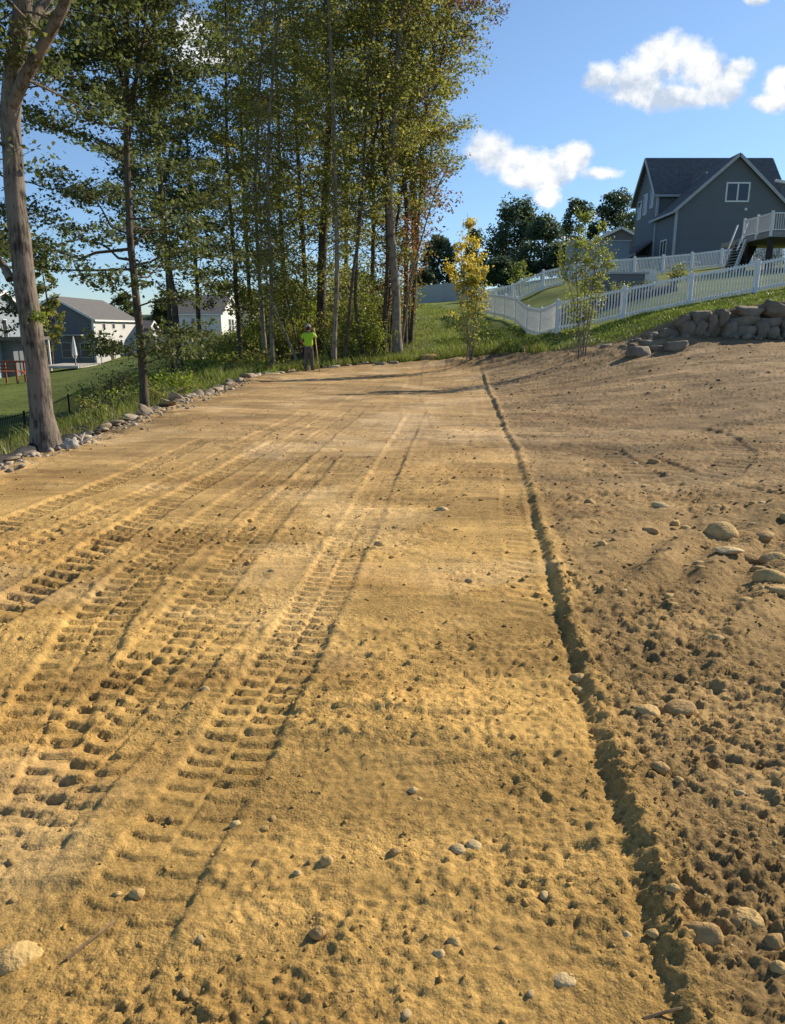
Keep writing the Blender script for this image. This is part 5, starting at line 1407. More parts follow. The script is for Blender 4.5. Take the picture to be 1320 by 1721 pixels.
# the grove
GR = [
 # pixels, Y, r0, r1, crown, nl, nleaf, leafmat, bark, label, side
 ([(447, 612), (440, 520), (434, 440), (428, 330), (430, 200), (437, 80), (446, -60), (452, -200)], 33.5, .10, .04, [(.16, .9), (.3, 1.9), (.5, 2.4), (.75, 2.4), (1, 1.8)], 46, 10500, 'leaf_olive', 'bark_pale', 'pale-stemmed slim tree at the left front of the grove', (1, .9)),
 ([(458, 612), (456, 520), (455, 440), (449, 320), (452, 200), (460, 90), (472, -40), (478, -200)], 32, .085, .035, [(.3, 1.1), (.5, 1.7), (.75, 1.9), (1, 1.4)], 32, 6500, 'leaf_olive', 'bark_pale', 'pale slim stem just right of the leftmost grove stem', (1, 1)),
 ([(504, 618), (486, 575), (470, 540), (452, 490), (440, 430), (420, 370)], 31.5, .06, .02, [(.45, .6), (.7, 1.2), (1, .9)], 14, 2400, 'leaf_olive', 'bark_pale', 'thin stem leaning left behind the worker', (1, 1)),
 ([(512, 618), (498, 570), (486, 520), (474, 460)], 33, .05, .02, [(.5, .6), (1, .8)], 10, 1500, 'leaf_olive', 'bark_dark', 'second thin leaning stem left of the worker', (1, 1)),
 ([(537, 600), (540, 500), (541, 400), (545, 290), (548, 160), (546, 20), (548, -160)], 37, .235, .12, [(.12, 1.3), (.3, 2.6), (.55, 3.0), (.8, 2.8), (1, 2.2)], 60, 15000, 'leaf_olive', 'bark_dark', 'thickest dark trunk at the centre of the grove', (1, 1)),
 ([(561, 616), (564, 520), (566, 440), (562, 320), (558, 220), (553, 120), (548, 0), (540, -160)], 31, .10, .045, [(.33, .7), (.5, 1.5), (.75, 2.0), (1, 1.6)], 30, 6000, 'leaf_olive', 'bark_pale', 'straight pale stem just right of the worker', (1, 1)),
 ([(578, 614), (586, 540), (594, 460), (604, 380), (612, 270), (616, 160), (622, 20), (628, -140)], 31.5, .075, .03, [(.3, .8), (.5, 1.5), (.8, 1.9), (1, 1.4)], 30, 6000, 'leaf_olive', 'bark_dark', 'thin stem leaning right, second to the right of the worker', (1, 1)),
 ([(612, 612), (604, 560), (598, 510), (600, 420), (608, 320), (630, 230), (650, 120), (666, -40)], 33, .085, .035, [(.3, 1.2), (.5, 2.0), (.8, 2.2), (1, 1.5)], 34, 8000, 'leaf_olive', 'bark_dark', 'crooked stem with a bend at half height in the middle of the grove', (1, 1)),
 ([(645, 610), (648, 520), (651, 420), (648, 320), (640, 200), (634, 60), (630, -120)], 34, .10, .045, [(.18, 1.2), (.35, 2.0), (.6, 2.3), (1, 1.8)], 40, 10000, 'leaf_olive', 'bark_dark', 'leafy stem left of the thick right-hand trunk of the grove', (1, 1)),
 ([(669, 600), (665, 510), (659, 400), (656, 300), (662, 200), (672, 100), (682, -20), (690, -180)], 33, .20, .09, [(.40, 1.0), (.55, 2.2), (.75, 2.7), (1, 2.2)], 42, 11500, 'leaf_olive', 'bark_pale', 'thick light-sided trunk at the right front of the grove', (1, .9)),
 ([(673, 600), (682, 530), (694, 450), (712, 385), (732, 320), (750, 285)], 33.6, .06, .018, [(.3, .3), (.6, .8), (1, .8)], 12, 1100, 'leaf_red', 'bark_pale', 'thin reddish-leaved stem leaning out to the right of the grove', (1, 1)),
 ([(693, 524), (697, 440), (696, 340), (690, 230), (694, 110), (700, -20), (704, -160)], 46, .21, .10, [(.35, 1.4), (.55, 2.9), (.8, 3.4), (1, 2.8)], 46, 11000, 'leaf_olive', 'bark_dark', 'dark trunk standing uphill behind the right end of the grove', (1, .85)),
 ([(680, 580), (684, 470), (684, 360), (680, 260), (692, 150), (712, 50), (738, -50), (760, -160)], 36, .12, .05, [(.22, .6), (.4, 1.2), (.55, 1.9), (.75, 2.4), (.9, 2.6), (1, 2.2)], 52, 9500, 'leaf_red', 'bark_dark', 'tall tree with rusty leaves spreading over the right edge of the grove', (1, 1.05)),
 ([(519, 600), (514, 480), (506, 340), (498, 200), (494, 60), (490, -140)], 40, .13, .05, [(.1, 1.6), (.3, 2.9), (.6, 3.2), (1, 2.4)], 54, 14000, 'leaf_olive', 'bark_dark', 'leafy background tree filling the grove left of the thickest trunk', (1, 1)),
 ([(482, 600), (478, 480), (470, 340), (466, 200), (462, 60), (458, -140)], 42, .13, .05, [(.08, 1.6), (.3, 2.9), (.6, 3.2), (1, 2.4)], 54, 14000, 'leaf_olive', 'bark_dark', 'background tree behind the pale slim stems of the grove', (1, 1)),
 ([(624, 590), (626, 470), (628, 340), (626, 200), (620, 60), (616, -140)], 44, .14, .05, [(.08, 1.8), (.3, 3.0), (.6, 3.2), (1, 2.4)], 54, 14000, 'leaf_olive', 'bark_dark', 'bushy background tree behind the crooked stem of the grove', (1, 1)),
 ([(580, 596), (582, 470), (584, 340), (580, 200), (578, 60), (576, -140)], 47, .14, .05, [(.08, 1.8), (.3, 3.2), (.6, 3.4), (1, 2.6)], 54, 13000, 'leaf_olive', 'bark_dark', 'background tree seen between the two stems right of the worker', (1, 1)),
 ([(425, 590), (418, 480), (410, 360), (404, 230), (402, 100), (400, -80)], 41, .12, .04, [(.1, 1.3), (.3, 2.4), (.6, 2.6), (1, 2.0)], 46, 11000, 'leaf_olive', 'bark_dark', 'bushy tree at the far left back of the grove', (1, 1)),
 ([(640, 600), (652, 520), (660, 420), (676, 320), (700, 230), (726, 160), (744, 90), (752, 20)], 35, .09, .03, [(.5, 1.0), (.7, 1.9), (.9, 2.0), (1, 1.5)], 34, 7500, 'leaf_olive', 'bark_dark', 'arching stem carrying the right-hand green bulge of the grove', (1, 1)),
 ([(686, 575), (690, 470), (700, 380), (712, 310), (730, 240), (742, 200)], 37, .08, .025, [(.55, .8), (.75, 1.5), (1, 1.3)], 22, 4200, 'leaf_olive', 'bark_dark', 'slim tree whose crown hangs at the lower right corner of the grove', (1, 1)),
 ([(655, 596), (660, 520), (672, 440), (684, 380)], 34.5, .05, .02, [(.25, .7), (.6, 1.1), (1, .8)], 18, 2000, 'leaf_red', 'bark_dark', 'small rusty-leaved understorey tree by the thick right trunk', (1, 1)),
]
for q, (pix, Y, r0, r1, cr, nl, nleaf, lm, bk, lab, sd_) in enumerate(GR):
    tree('forest_tree', lab, pp(pix, Y), r0, r1, cr, int(nl * 1.25), int(nleaf * 1.08), .108 + .004 * (Y - 30), lm, bk, 2000 + q, side=sd_, rise=(.05, .85), flat=.55, leafdist=.5, twigs=5)
# red leafed branch spray at the top right
tree('forest_tree', 'sparse tree with a long feathery bough reaching right at the top of the grove', pp([(690, 585), (700, 440), (708, 300), (716, 180), (730, 80), (760, 20), (800, 10), (845, 35)], 36.5), .09, .012, [(.55, .7), (.8, 1.2), (1, .6)], 26, 2600, .12, 'leaf_red', 'bark_dark', 2100, rise=(-.2, .5), leafdist=.4)

# saplings
def sapling(name, label, px, py, Y, tops, r0, crownw, nleaf, mats, seed, lsize=.07, group=None):
    r = np.random.default_rng(seed); c = W(px, py, Y); c.z = float(smooth_z(c.x, Y)[0])
    root = empty(name, c, label=label, cat='sapling')
    T = Tubes(); cen = []; org = np.array(c)
    for q, (tx_, ty_) in enumerate(tops):
        e = np.array(W(tx_, ty_, Y + r.uniform(-.25, .25))); s = org + np.array([r.uniform(-.15, .15), r.uniform(-.1, .1), -.1])
        P = spline([s, s * .5 + e * .5 + r.normal(size=3) * .08 + np.array([(e[0] - s[0]) * -.12, 0, 0]), e], 12)
        T.add(P, np.linspace(r0, .006, 12), 6)
        H_ = e[2] - s[2]
        for k in range(int(20 * H_ / 4)):
            f = r.uniform(.22, 1); b = P[int(f * 11)]; l = crownw * (1.15 - f) * r.uniform(.4, 1.1) + .12; an = r.uniform(0, 6.28)
            te = b + np.array([math.cos(an) * l, math.sin(an) * l, l * r.uniform(.4, 1.3)])
            T.add(np.stack([b, (b + te) / 2 + [0, 0, -.04], te]), [.009, .006, .003], 3); cen.append((b, te, f))
    link('trunk', T.mesh('trunk', org), M['bark_pale'], root)
    cb = np.array([a for a, b, f in cen]); ce = np.array([b for a, b, f in cen]); cf = np.array([f for a, b, f in cen])
    for mname, share, lo, hi in mats:
        w = np.where((cf >= lo) & (cf <= hi), .4 + cf ** 1.5 * 2, .02); w /= w.sum(); n = int(nleaf * share)
        k = r.choice(len(cen), n, p=w); u = r.uniform(.15, 1.1, (n, 1))
        C = cb[k] * (1 - u) + ce[k] * u + r.normal(size=(n, 3)) * .075
        V, Fq = leaf_arrays(C, r, lsize, .7, .1); link('crown', big_mesh('crown', V - org, Fq), M[mname], root)
sapling('birch_sapling', 'young multi-stemmed tree with bright yellow leaves at the far edge of the dirt', 792, 603, 28.6, [(786, 358), (772, 400), (802, 395), (752, 440), (818, 440)], .028, .75, 4600, [('leaf_yellow', .72, .45, 1), ('leaf_lime', .35, .1, .75)], 51, .085)
sapling('birch_sapling', 'young multi-stemmed tree with pale green leaves in front of the white fence', 981, 582, 24.2, [(985, 345), (966, 372), (1008, 362), (1030, 415), (940, 420)], .024, .62, 4300, [('leaf_lime', 1.0, .2, 1)], 52, .072)
sapling('small_tree', 'little yellowish tree beyond the far fence between the saplings', 872, 490, 56, [(866, 440), (880, 445), (872, 438)], .04, 1.0, 700, [('leaf_lime', 1, .2, 1)], 53, .16)

# undergrowth
def shrub(name, label, px, Y, w, h, n, mat, seed, size=.10, group=None, x=None):
    r = np.random.default_rng(seed)
    X = W(px, 600, Y).x if x is None else x
    org = np.array([X, Y, gz1(X, Y)]); root = empty(name, org, label=label, cat='shrub', group=group)
    T = Tubes(); cen = []
    for k in range(14):
        e = np.array([r.normal() * w * .33, r.normal() * w * .3, h * r.uniform(.35, 1)])
        T.add(np.stack([np.array([0, 0, -.1]), e * np.array([.35, .35, .5]), e]), [.018, .012, .005], 4); cen.append(e)
    link('stem', T.mesh('stem'), M['bark_dark'], root)
    cen = np.array(cen); k = r.integers(0, len(cen), n); C = cen[k] * np.array([1, 1, 1]) * (.45 + .65 * r.random((n, 1))) + r.normal(size=(n, 3)) * np.array([w, w, h * .7]) * .11
    C[:, 2] = np.abs(C[:, 2]) + .03
    V, Fq = leaf_arrays(C, r, size); link('foliage', big_mesh('foliage', V, Fq), M[mat], root)
r = np.random.default_rng(77)
NTH = 'first second third fourth fifth sixth seventh eighth ninth tenth eleventh twelfth thirteenth fourteenth fifteenth sixteenth seventeenth eighteenth nineteenth twentieth twenty-first twenty-second twenty-third twenty-fourth twenty-fifth twenty-sixth'.split()
for q in range(26):
    px = 425 + q * 10.0 + r.uniform(-5, 5); Y = r.uniform(33, 46); mt = ['leaf_olive', 'leaf_bright', 'leaf_olive', 'leaf_lime'][q % 4]
    shrub('undergrowth_shrub', '%s undergrowth shrub, %s from the left among the grove stems' % (['olive', 'bright green', 'dull olive', 'yellow-green'][q % 4], NTH[q]), px, Y, r.uniform(1.4, 2.6), r.uniform(1.3, 3.6), 1300, mt, 500 + q, .12, 'shrubs in the undergrowth of the grove')
for q, (px, Y, w, h, mt, lab) in enumerate([(556, 32.5, 1.1, 1.2, 'leaf_lime', 'yellow-green bush right behind the worker'), (590, 32.6, 1.0, .9, 'leaf_lime', 'low yellowish bush between the thin stems right of the worker'),
        (628, 33.0, 1.2, 1.6, 'leaf_bright', 'bright green bush left of the thick right trunk'), (612, 36, 1.8, 3.4, 'leaf_bright', 'tall bright bush catching the sun in the middle of the grove'),
        (182, 22, 1.2, .9, 'leaf_dark', 'dark low bush left of the slender maple foot'), (150, 20, .9, .6, 'leaf_olive', 'small dull bush between the big trunk and the slender maple'),
        (268, 21, 1.1, .7, 'leaf_olive', 'low dull bush just right of the slender maple foot'), (232, 32, 2.2, 1.7, 'leaf_dark', 'broad dark bush on the slope behind the slender maple'),
        (330, 36, 2.4, 1.3, 'leaf_bright', 'broad sunlit bush on the mound below the white house'), (385, 38, 2.2, 1.4, 'leaf_olive', 'round green bush on the mound at the left of the grove'),
        (205, 27, 1.6, 1.3, 'leaf_red', 'brownish-red bush beside the slender maple on the slope'), (300, 24, .9, .7, 'leaf_bright', 'low green bush in the weeds above the stone border'),
        (1123, 36.2, .9, 1.3, 'leaf_olive', 'spiky shrub in the planting bed right of the outdoor counter'), (1012, 35.8, .9, .7, 'leaf_dark', 'dark low shrub at the left end of the planting bed'),
        (1035, 36.0, .8, .8, 'leaf_lime', 'yellow-green shrub in the planting bed'), (1082, 36.4, .8, .5, 'leaf_dark', 'dark low shrub in the middle of the planting bed'),
        (1275, 47, 1.8, 1.2, 'leaf_lime', 'yellow-green bush under the raised deck')]):
    shrub('shrub', lab, px, Y, w, h, 900, mt, 600 + q, .085)

for q in range(12):
    px_ = 215 + q * 19; Y_ = [26, 31, 37, 29, 41, 34, 38, 30, 43, 35, 40, 33][q]
    shrub('weed_clump', '%s leafy weed clump, %s from the left on the slope below the houses' % (['bright green', 'fresh green', 'dull green'][q % 3], NTH[q]), px_, Y_, 2.6, .85, 1100, ['leaf_bright', 'grass', 'leaf_olive'][q % 3], 800 + q, .12, 'leafy weed clumps on the slope')
# background trees
def far_tree(label, px, pt, Y, pw, n, mat, seed, base_py=None, shape='round', name='background_tree', size=.34):
    r = np.random.default_rng(seed); X = W(px, pt, Y).x; zt = W(px, pt, Y).z; zb = gz1(X, Y); h = zt - zb; w = pw / F * Y
    org = np.array([X, Y, zb]); root = empty(name, org, label=label, cat='tree')
    T = Tubes(); T.add(spline([(0, 0, -.3), (r.normal() * .2, 0, h * .5), (0, 0, h * .93)], 8), np.linspace(.03 * h * .5, .05, 8), 7)
    link('trunk', T.mesh('trunk'), M['bark_dark'], root)
    K = 80; cs = []; n = int(n * 1.7); size *= 1.15
    for k in range(K):
        f = r.uniform(.16, .97)
        if shape == 'round': R = w / 2 * math.sin(math.pi * min(1, (f * .86 + .14)) ** 1.1) ** .6
        elif shape == 'column': R = w / 2 * (.55 + .45 * math.sin(math.pi * f)) * (1 if f < .85 else .75)
        else: R = w / 2 * (1.05 - f) ** .8
        a = r.uniform(0, 6.28); q = math.sqrt(r.uniform(.1, 1)); cs.append((math.cos(a) * R * q, math.sin(a) * R * q, h * f, w * r.uniform(.10, .19)))
    cs = np.array(cs); k = r.integers(0, K, n); D_ = r.normal(size=(n, 3)); D_ /= np.linalg.norm(D_, axis=1)[:, None]
    C = cs[k, :3] + D_ * cs[k, 3:4] * (r.random((n, 1)) ** .4) * np.array([1, 1, .8 if shape != 'column' else 1.5])
    V, Fq = leaf_arrays(C, r, size); link('crown', big_mesh('crown', V, Fq), M[mat], root)
for q, a in enumerate([
 ('tall dark feathery tree against the sky between the two saplings', 866, 342, 92, 86, 6000, 'leaf_far', 0, None, 'column'),
 ('dark rounded tree behind the pale green sapling', 975, 332, 100, 64, 4500, 'leaf_far', 1, None, 'round'),
 ('broad dark tree just left of the grey house roof', 1038, 324, 98, 84, 5500, 'leaf_far', 2, None, 'round'),
 ('dark tree right of the tall feathery one', 916, 368, 86, 80, 5000, 'leaf_far', 3, None, 'round'),
 ('dark tree behind the yellow sapling, touching the grove', 740, 396, 88, 66, 4500, 'leaf_far', 4, None, 'round'),
 ('slim dark tree right behind the yellow sapling', 800, 388, 94, 40, 3000, 'leaf_far', 5, None, 'column'),
 ('low dark rounded tree below the tall feathery one', 842, 436, 80, 66, 3500, 'leaf_far', 6, None, 'round'),
 ('low dark tree at the foot of the group near the pale shed', 945, 412, 82, 62, 3500, 'leaf_far', 7, None, 'round'),
 ('dark low tree between the grove and the yellow sapling', 716, 452, 82, 40, 2500, 'leaf_far', 8, None, 'round'),
 ('green tree left of the white house on the mound', 275, 502, 125, 60, 3500, 'leaf_dark', 9, None, 'round'),
 ('rounded tree behind the roof of the white house', 415, 488, 135, 60, 3500, 'leaf_olive', 10, None, 'round'),
 ('distant tree behind the grey house on the left', 205, 492, 140, 50, 2500, 'leaf_dark', 11, None, 'round'),
 ('distant tree showing between the double-stemmed tree and the maple', 300, 512, 160, 60, 3000, 'leaf_far', 12, None, 'round'),
 ('pale airy tree above the roof at the left beside the trunk', 68, 430, 80, 46, 1600, 'leaf_olive', 13, None, 'round'),
 ('dark distant tree behind the grove, left part', 480, 470, 120, 90, 3500, 'leaf_far', 14, None, 'round'),
 ('dark distant tree behind the grove, right part', 590, 455, 120, 110, 4500, 'leaf_far', 15, None, 'round'),
]):
    far_tree(*a[:6], a[6], 3000 + a[7], a[8], a[9], size=.30 if a[3] < 110 else .42)

# grasses
def grass(name, n, sampler, h, w, mat, seed, lean=.35, zf=land_z, clump=3):
    r = np.random.default_rng(seed); x, y = sampler(r, n // clump)
    x = np.repeat(x, clump) + r.normal(size=len(x) * clump) * .05; y = np.repeat(y, clump) + r.normal(size=len(y) * clump) * .05
    z = zf(x, y); n = len(x); H_ = h * r.uniform(.45, 1.25, n) * (.6 + .8 * fbm(x * .7, y * .7, seed, 2)); a = r.uniform(0, 6.28, n); wd = w * r.uniform(.6, 1.3, n)
    lx, ly = r.normal(size=n) * lean * H_, r.normal(size=n) * lean * H_
    b0 = np.stack([x - np.cos(a) * wd, y - np.sin(a) * wd, z - .03], 1); b1 = np.stack([x + np.cos(a) * wd, y + np.sin(a) * wd, z - .03], 1)
    m = np.stack([x + lx * .35, y + ly * .35, z + H_ * .6], 1); mo = np.stack([np.cos(a) * wd * .7, np.sin(a) * wd * .7, 0 * a], 1)
    tp = np.stack([x + lx, y + ly, z + H_], 1)
    V = np.stack([b0, b1, m + mo, m - mo, tp], 1).reshape(-1, 3); i = np.arange(n)[:, None] * 5
    Fq = np.concatenate([i + np.array([[0, 1, 2]]), i + np.array([[0, 2, 3]]), i + np.array([[3, 2, 4]])], 1).reshape(-1, 3)
    return link(name, big_mesh(name, V, Fq), M[mat], label=None, kind='stuff')
def s_slope(r, n):
    x = r.uniform(-12.5, -5.1, n); y = r.uniform(15, 50, n); return x[(r.random(n) < sst(11, 24, y) + .15)], y[(r.random(n) < 2)][:0] if False else y
def s_slope(r, n):
    x = r.uniform(-13, -5.25, n * 2); y = 14 + 38 * r.random(n * 2) ** .8; m = (fbm(x * .4, y * .4, 301, 3) > .36) & (r.random(n * 2) < sst(16, 27, y) * sst(-13.0, -8.5, x) + .10 * sst(-10, -7, x)); return x[m][:n], y[m][:n]
def s_meadow(r, n):
    y = r.uniform(30.5, 62, n * 2); x = r.uniform(-4, 7, n * 2); m = (pad_sd(x, y) < -.15) & (x < np.interp(y, [30, 48, 62], [5.6, 4.6, 4])); return x[m][:n], y[m][:n]
def s_bank(r, n):
    x = r.uniform(2, 20, n * 2); y = r.uniform(23.5, 37, n * 2); s = pad_sd(x, y); m = (s < -.5) & ((y < 30.6) | (x < 8)); return x[m][:n], y[m][:n]
def s_low(r, n):
    x = r.uniform(-12, -5.2, n); y = r.uniform(6, 26, n); return x, y
grass('tall_grass', 40000, s_slope, .40, .014, 'grass', 61)
grass('meadow_grass', 22000, s_meadow, .15, .014, 'grass', 62)
grass('bank_grass', 36000, s_bank, .10, .013, 'grass_short', 63, .5)
grass('edge_weeds', 8000, s_low, .26, .010, 'grass_dry', 64)
def s_lawn(r, n):
    x = r.uniform(-40, -13, n); y = r.uniform(22, 60, n); return x, y
grass('lawn_grass', 5000, s_lawn, .07, .025, 'grass_short', 65, .5)
def s_foot(r, n):
    x = r.uniform(-4.5, 5.5, n); s = np.interp(x, PP[5:11, 0], PP[5:11, 1]); return x, s + r.uniform(.1, 2.5, n)
grass('woodland_grass', 8000, s_foot, .35, .012, 'grass', 66)

# low black silt cloth and pale strip at the foot of the big trunk
r = np.random.default_rng(81)
def cloth_strip(name, y0, y1, xf, h, label, mat, n=90, seed=0, cat='silt fence'):
    y = np.linspace(y0, y1, n); q = np.random.default_rng(seed); rows = 5
    V = []
    for j in range(rows):
        f = j / (rows - 1)
        x = xf(y) - .18 * f + .05 * (fbm(y * 4, y * 0 + j, seed, 3) - .5) * 2; z = smooth_z(x, y) + .02 + h * math.sin(f * math.pi * .8) * (.3 + 1.3 * fbm(y * 2.2, y * 0 + .3 * j, seed + 2, 3))
        V.append(np.stack([x, y, z], 1))
    V = np.stack(V).reshape(-1, 3); i = np.arange(rows - 1)[:, None] * n; j = np.arange(n - 1)[None, :]
    me = big_mesh(name, V, np.stack([i + j, i + j + 1, i + n + j + 1, i + n + j], -1).reshape(-1, 4), True)
    o = link(name, me, M[mat], label=label, cat=cat); s = o.modifiers.new('solid', 'SOLIDIFY'); s.thickness = .006
    return o
cloth_strip('silt_cloth', 7.2, 12.2, lambda y: -4.95 + 0 * y, .13, 'crumpled black silt cloth lying along the stone border at the foot of the big trunk', 'fabric_black', seed=3)
for q, (a, b_) in enumerate([((-4.60, .05), (-4.35, .25)), ((-4.55, .1), (-4.62, .32)), ((-4.72, .02), (-4.5, -.35))]):
    y = YB + .25
    P = [(a[0], y, .02), ((a[0] + b_[0]) / 2, y + .1, .09), (b_[0], y + b_[1], .12 + .05 * q)]
    P = [(p[0], p[1], float(smooth_z(p[0], p[1])[0]) + p[2]) for p in P]
    MB().tube(spline(P, 8), np.linspace(.022, .008, 8), 6).obj('dead_stick', M['wood_grey'], None, True, label=['pale stick leaning on the black cloth by the big trunk, right one', 'pale stick standing up beside the big trunk foot', 'pale stick lying on the dirt before the big trunk'][q], cat='stick')
# rag
m = ICO[3][0] * np.array([.11, .08, .09]) * (1 + 1.6 * (fbm(ICO[3][0][:, 0] * 5 + 9, ICO[3][0][:, 1] * 5 + 3 * ICO[3][0][:, 2], 7, 3) - .5))[:, None]
link('pale_sack', big_mesh('pale_sack', m, ICO[3][1], True), M['sack'], None, (base.x + .36, base.y - .02, float(smooth_z(base.x + .45, base.y)[0]) + .05), .6, label='crumpled pale scrap of cloth tucked against the foot of the big trunk', cat='cloth')
# straw and twigs strewn on the soil
def twig(px, py, L_, ang, lab):
    x, y = G(px, py); z = float(soil_z(x, y)[0]) + .008; c, s_ = math.cos(ang), math.sin(ang)
    P = spline([(x - c * L_ / 2, y - s_ * L_ / 2, z), (x + .01, y, z + .012), (x + c * L_ / 2, y + s_ * L_ / 2, z + .004)], 6)
    MB().tube(P, np.linspace(.005, .003, 6), 5).obj('twig', M['stick'], None, label=lab, cat='twig')
twig(155, 1580, .16, 1.0, 'thin forked twig pressed into the lower left track print')
twig(1130, 1702, .16, .2, 'thin pale twig at the bottom end of the cut line')
# ---------------------------------------------------------------- the worker
def skin_mesh(name, verts, edges, radii, mat, parent, sub=2, root=0):
    me = bpy.data.meshes.new(name); me.from_pydata([tuple(v) for v in verts], edges, []); me.update()
    o = bpy.data.objects.new(name, me); COL.objects.link(o); o.parent = parent
    sk = o.modifiers.new('skin', 'SKIN')
    for i, v in enumerate(me.skin_vertices[0].data if me.skin_vertices else []): pass
    if not me.skin_vertices:
        bpy.context.view_layer.objects.active = o
        import bmesh
        bm = bmesh.new(); bm.from_mesh(me); bm.verts.layers.skin.verify(); bm.to_mesh(me); bm.free()
    for i, v in enumerate(me.skin_vertices[0].data):
        rr_ = radii[i]; v.radius = (rr_, rr_) if not isinstance(rr_, tuple) else rr_; v.use_root = (i == root)
    if sub: s = o.modifiers.new('sub', 'SUBSURF'); s.levels = sub; s.render_levels = sub
    me.materials.append(M[mat]); sk.use_smooth_shade = True
    return o
wp = W(520, 625, 29.2)
wz = float(smooth_z(wp.x, wp.y)[0]) + .02
P0 = empty('person', (wp.x, wp.y, wz), 0, label='worker seen from behind in lime shirt, dark trousers and light cap, holding a pole', cat='person')
# body: one continuous figure, facing away (+Y); x to the viewer's right
pel = (0, 0, .92)
bv = [pel, (0, .01, 1.12), (0, .02, 1.33), (0, .02, 1.44), (0, .05, 1.52), (0, .07, 1.60), (0, .07, 1.70),            # 0-6 spine, neck, head
      (-.17, .01, 1.38), (-.27, .0, 1.16), (-.20, .16, .98), (-.15, .22, .93),                                         # 7-10 left arm (hand to the waist)
      (.17, .01, 1.39), (.30, .10, 1.24), (.22, .28, 1.44), (.17, .31, 1.52),                                         # 11-14 right arm raised
      (-.09, 0, .88), (-.10, .02, .48), (-.11, -.01, .09), (-.12, .14, .05),                                           # 15-18 left leg
      (.09, 0, .88), (.11, .04, .48), (.13, -.01, .09), (.16, .13, .05)]
be = [(0, 1), (1, 2), (2, 3), (3, 4), (4, 5), (5, 6), (2, 7), (7, 8), (8, 9), (9, 10), (2, 11), (11, 12), (12, 13), (13, 14), (0, 15), (15, 16), (16, 17), (17, 18), (0, 19), (19, 20), (20, 21), (21, 22)]
br_ = [(.15, .11), (.14, .10), (.16, .11), .06, .055, .085, .095, .06, .045, .036, .032, .06, .045, .036, .032, .085, .06, .042, .045, .085, .06, .042, .045]
skin_mesh('body', bv, be, br_, 'skin', P0, 2)
skin_mesh('shirt', [(0, 0, .87), (0, .01, 1.10), (0, .02, 1.32), (0, .025, 1.42), (-.18, .01, 1.37), (-.25, .0, 1.22), (.18, .01, 1.38), (.27, .07, 1.26)],
          [(0, 1), (1, 2), (2, 3), (2, 4), (4, 5), (2, 6), (6, 7)], [(.19, .15), (.185, .14), (.19, .135), (.08, .08), .085, .075, .085, .075], 'hivis', P0, 2)
skin_mesh('trousers', [(0, 0, .97), (0, 0, .84), (-.095, 0, .76), (-.105, .02, .46), (-.115, 0, .12), (.095, 0, .76), (.115, .04, .46), (.13, 0, .12)],
          [(0, 1), (1, 2), (2, 3), (3, 4), (1, 5), (5, 6), (6, 7)], [(.18, .14), (.17, .14), .10, .082, .075, .10, .082, .075], 'trousers', P0, 2)
for sx_ in ((-.12, 0), (.14, .0)):
    skin_mesh('boot', [(sx_[0], -.05, .055), (sx_[0], .05, .05), (sx_[0] + .02, .17, .04), (sx_[0], -.02, .14)], [(0, 1), (1, 2), (0, 3)], [.055, .055, .045, .055], 'boots', P0, 1)
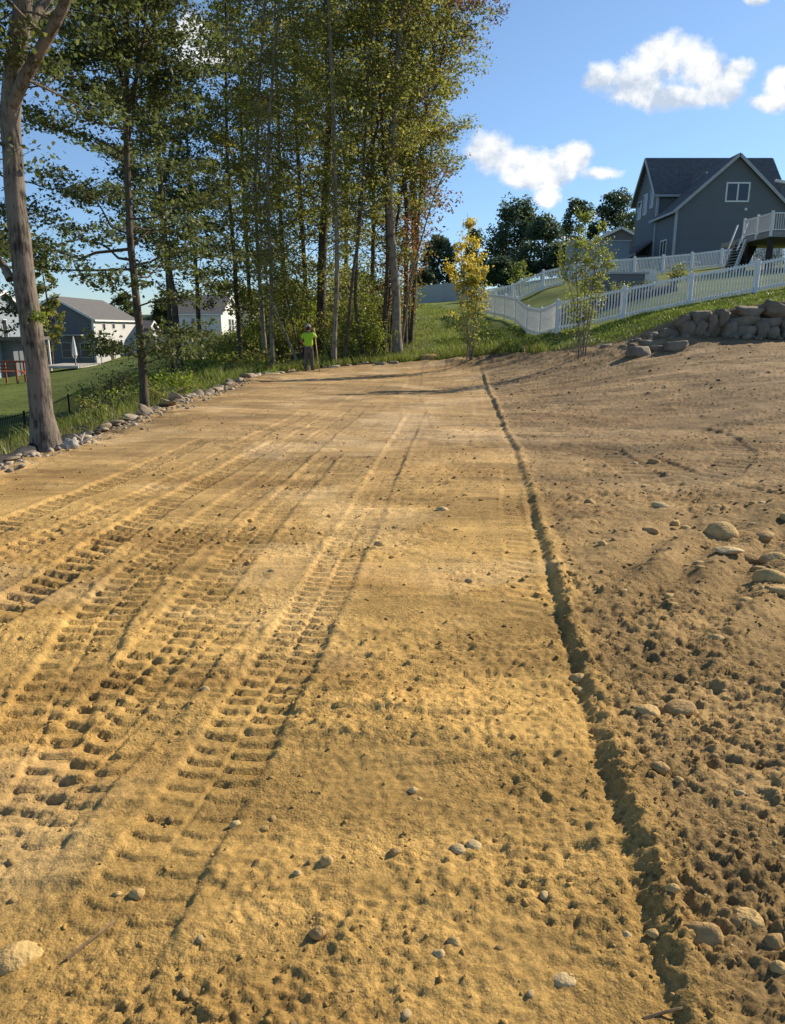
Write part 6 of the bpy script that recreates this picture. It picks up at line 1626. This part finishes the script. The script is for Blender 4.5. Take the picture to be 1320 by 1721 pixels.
# head details
m = MB().tube([(0, .07, 1.60), (0, .07, 1.66), (0, .07, 1.71), (0, .075, 1.75), (0, .08, 1.775)], [.106, .112, .105, .07, .01], 14); m.obj('cap', M['cap'], P0, True)
MB().add([(-.08, .165, 1.655), (.08, .165, 1.655), (.07, .27, 1.63), (-.07, .27, 1.63), (-.08, .165, 1.667), (.08, .165, 1.667), (.07, .27, 1.642), (-.07, .27, 1.642)], [(0, 3, 2, 1), (4, 5, 6, 7), (0, 1, 5, 4), (1, 2, 6, 5), (2, 3, 7, 6), (3, 0, 4, 7)]).obj('cap_peak', M['cap'], P0)
MB().tube([(0, .07, 1.635), (0, .07, 1.665)], [.1135, .1155], 14, False).obj('cap_band', M['hair'], P0, True)
MB().tube([(0, .03, 1.54), (0, .035, 1.58), (0, .05, 1.615)], [.062, .082, .098], 12).obj('hair', M['hair'], P0, True)
for s in (-1, 1): skin_mesh('ear', [(s * .098, .07, 1.585), (s * .112, .06, 1.60), (s * .105, .062, 1.635)], [(0, 1), (1, 2)], [.012, .016, .014], 'skin', P0, 1)
# hands: palm with five fingers each
def hand(o, d, side_v, curl):
    o = Vector(o); d = Vector(d).normalized(); s = Vector(side_v).normalized(); n = d.cross(s).normalized() * curl
    vs = [o, o + d * .05]; es = [(0, 1)]; rs = [(.028, .028), (.038, .02)]
    for i, (off, l) in enumerate(((-.030, .062), (-.010, .074), (.010, .070), (.030, .056))):
        b = o + d * .075 + s * off; k = len(vs); l *= .95
        vs += [b, b + d * l * .4 + n * l * .15, b + d * l * .55 + n * l * .55, b + d * l * .35 + n * l * .85]; rs += [.010, .009, .0085, .008]
        es += [(1, k), (k, k + 1), (k + 1, k + 2), (k + 2, k + 3)]
    k = len(vs); vs += [o + d * .03 - s * .035, o + d * .06 - s * .055 + n * .02, o + d * .075 - s * .045 + n * .045]; rs += [.012, .010, .009]; es += [(0, k), (k, k + 1), (k + 1, k + 2)]
    skin_mesh('hand', vs, es, rs, 'skin', P0, 1)
hand((.17, .31, 1.52), (-.1, .25, .9), (.9, .2, 0), 1); hand((-.15, .22, .93), (.5, .5, -.5), (.4, -.4, .6), 1)
pt = W(527, 566, 29.45); pb = W(537, 624, 28.75)
q0 = Vector((wp.x + .19, wp.y + .38, wz + 1.62)); pbz = float(soil_z(pb.x, pb.y)[0])
RK = empty('measuring_pole', (pb.x, pb.y, pbz), label='thin tan pole slanting to the ground in the worker\'s right hand', cat='pole')
a = Vector((0, 0, .0)); bq = q0 - Vector(RK.location)
MB().tube([a + (bq - a) * .04, bq], [.018, .018], 8).obj('shaft', M['wood_tan'], RK, True)
MB().tube([a, a + (bq - a) * .04], [.008, .022], 8).obj('tip', M['black_metal'], RK, True)
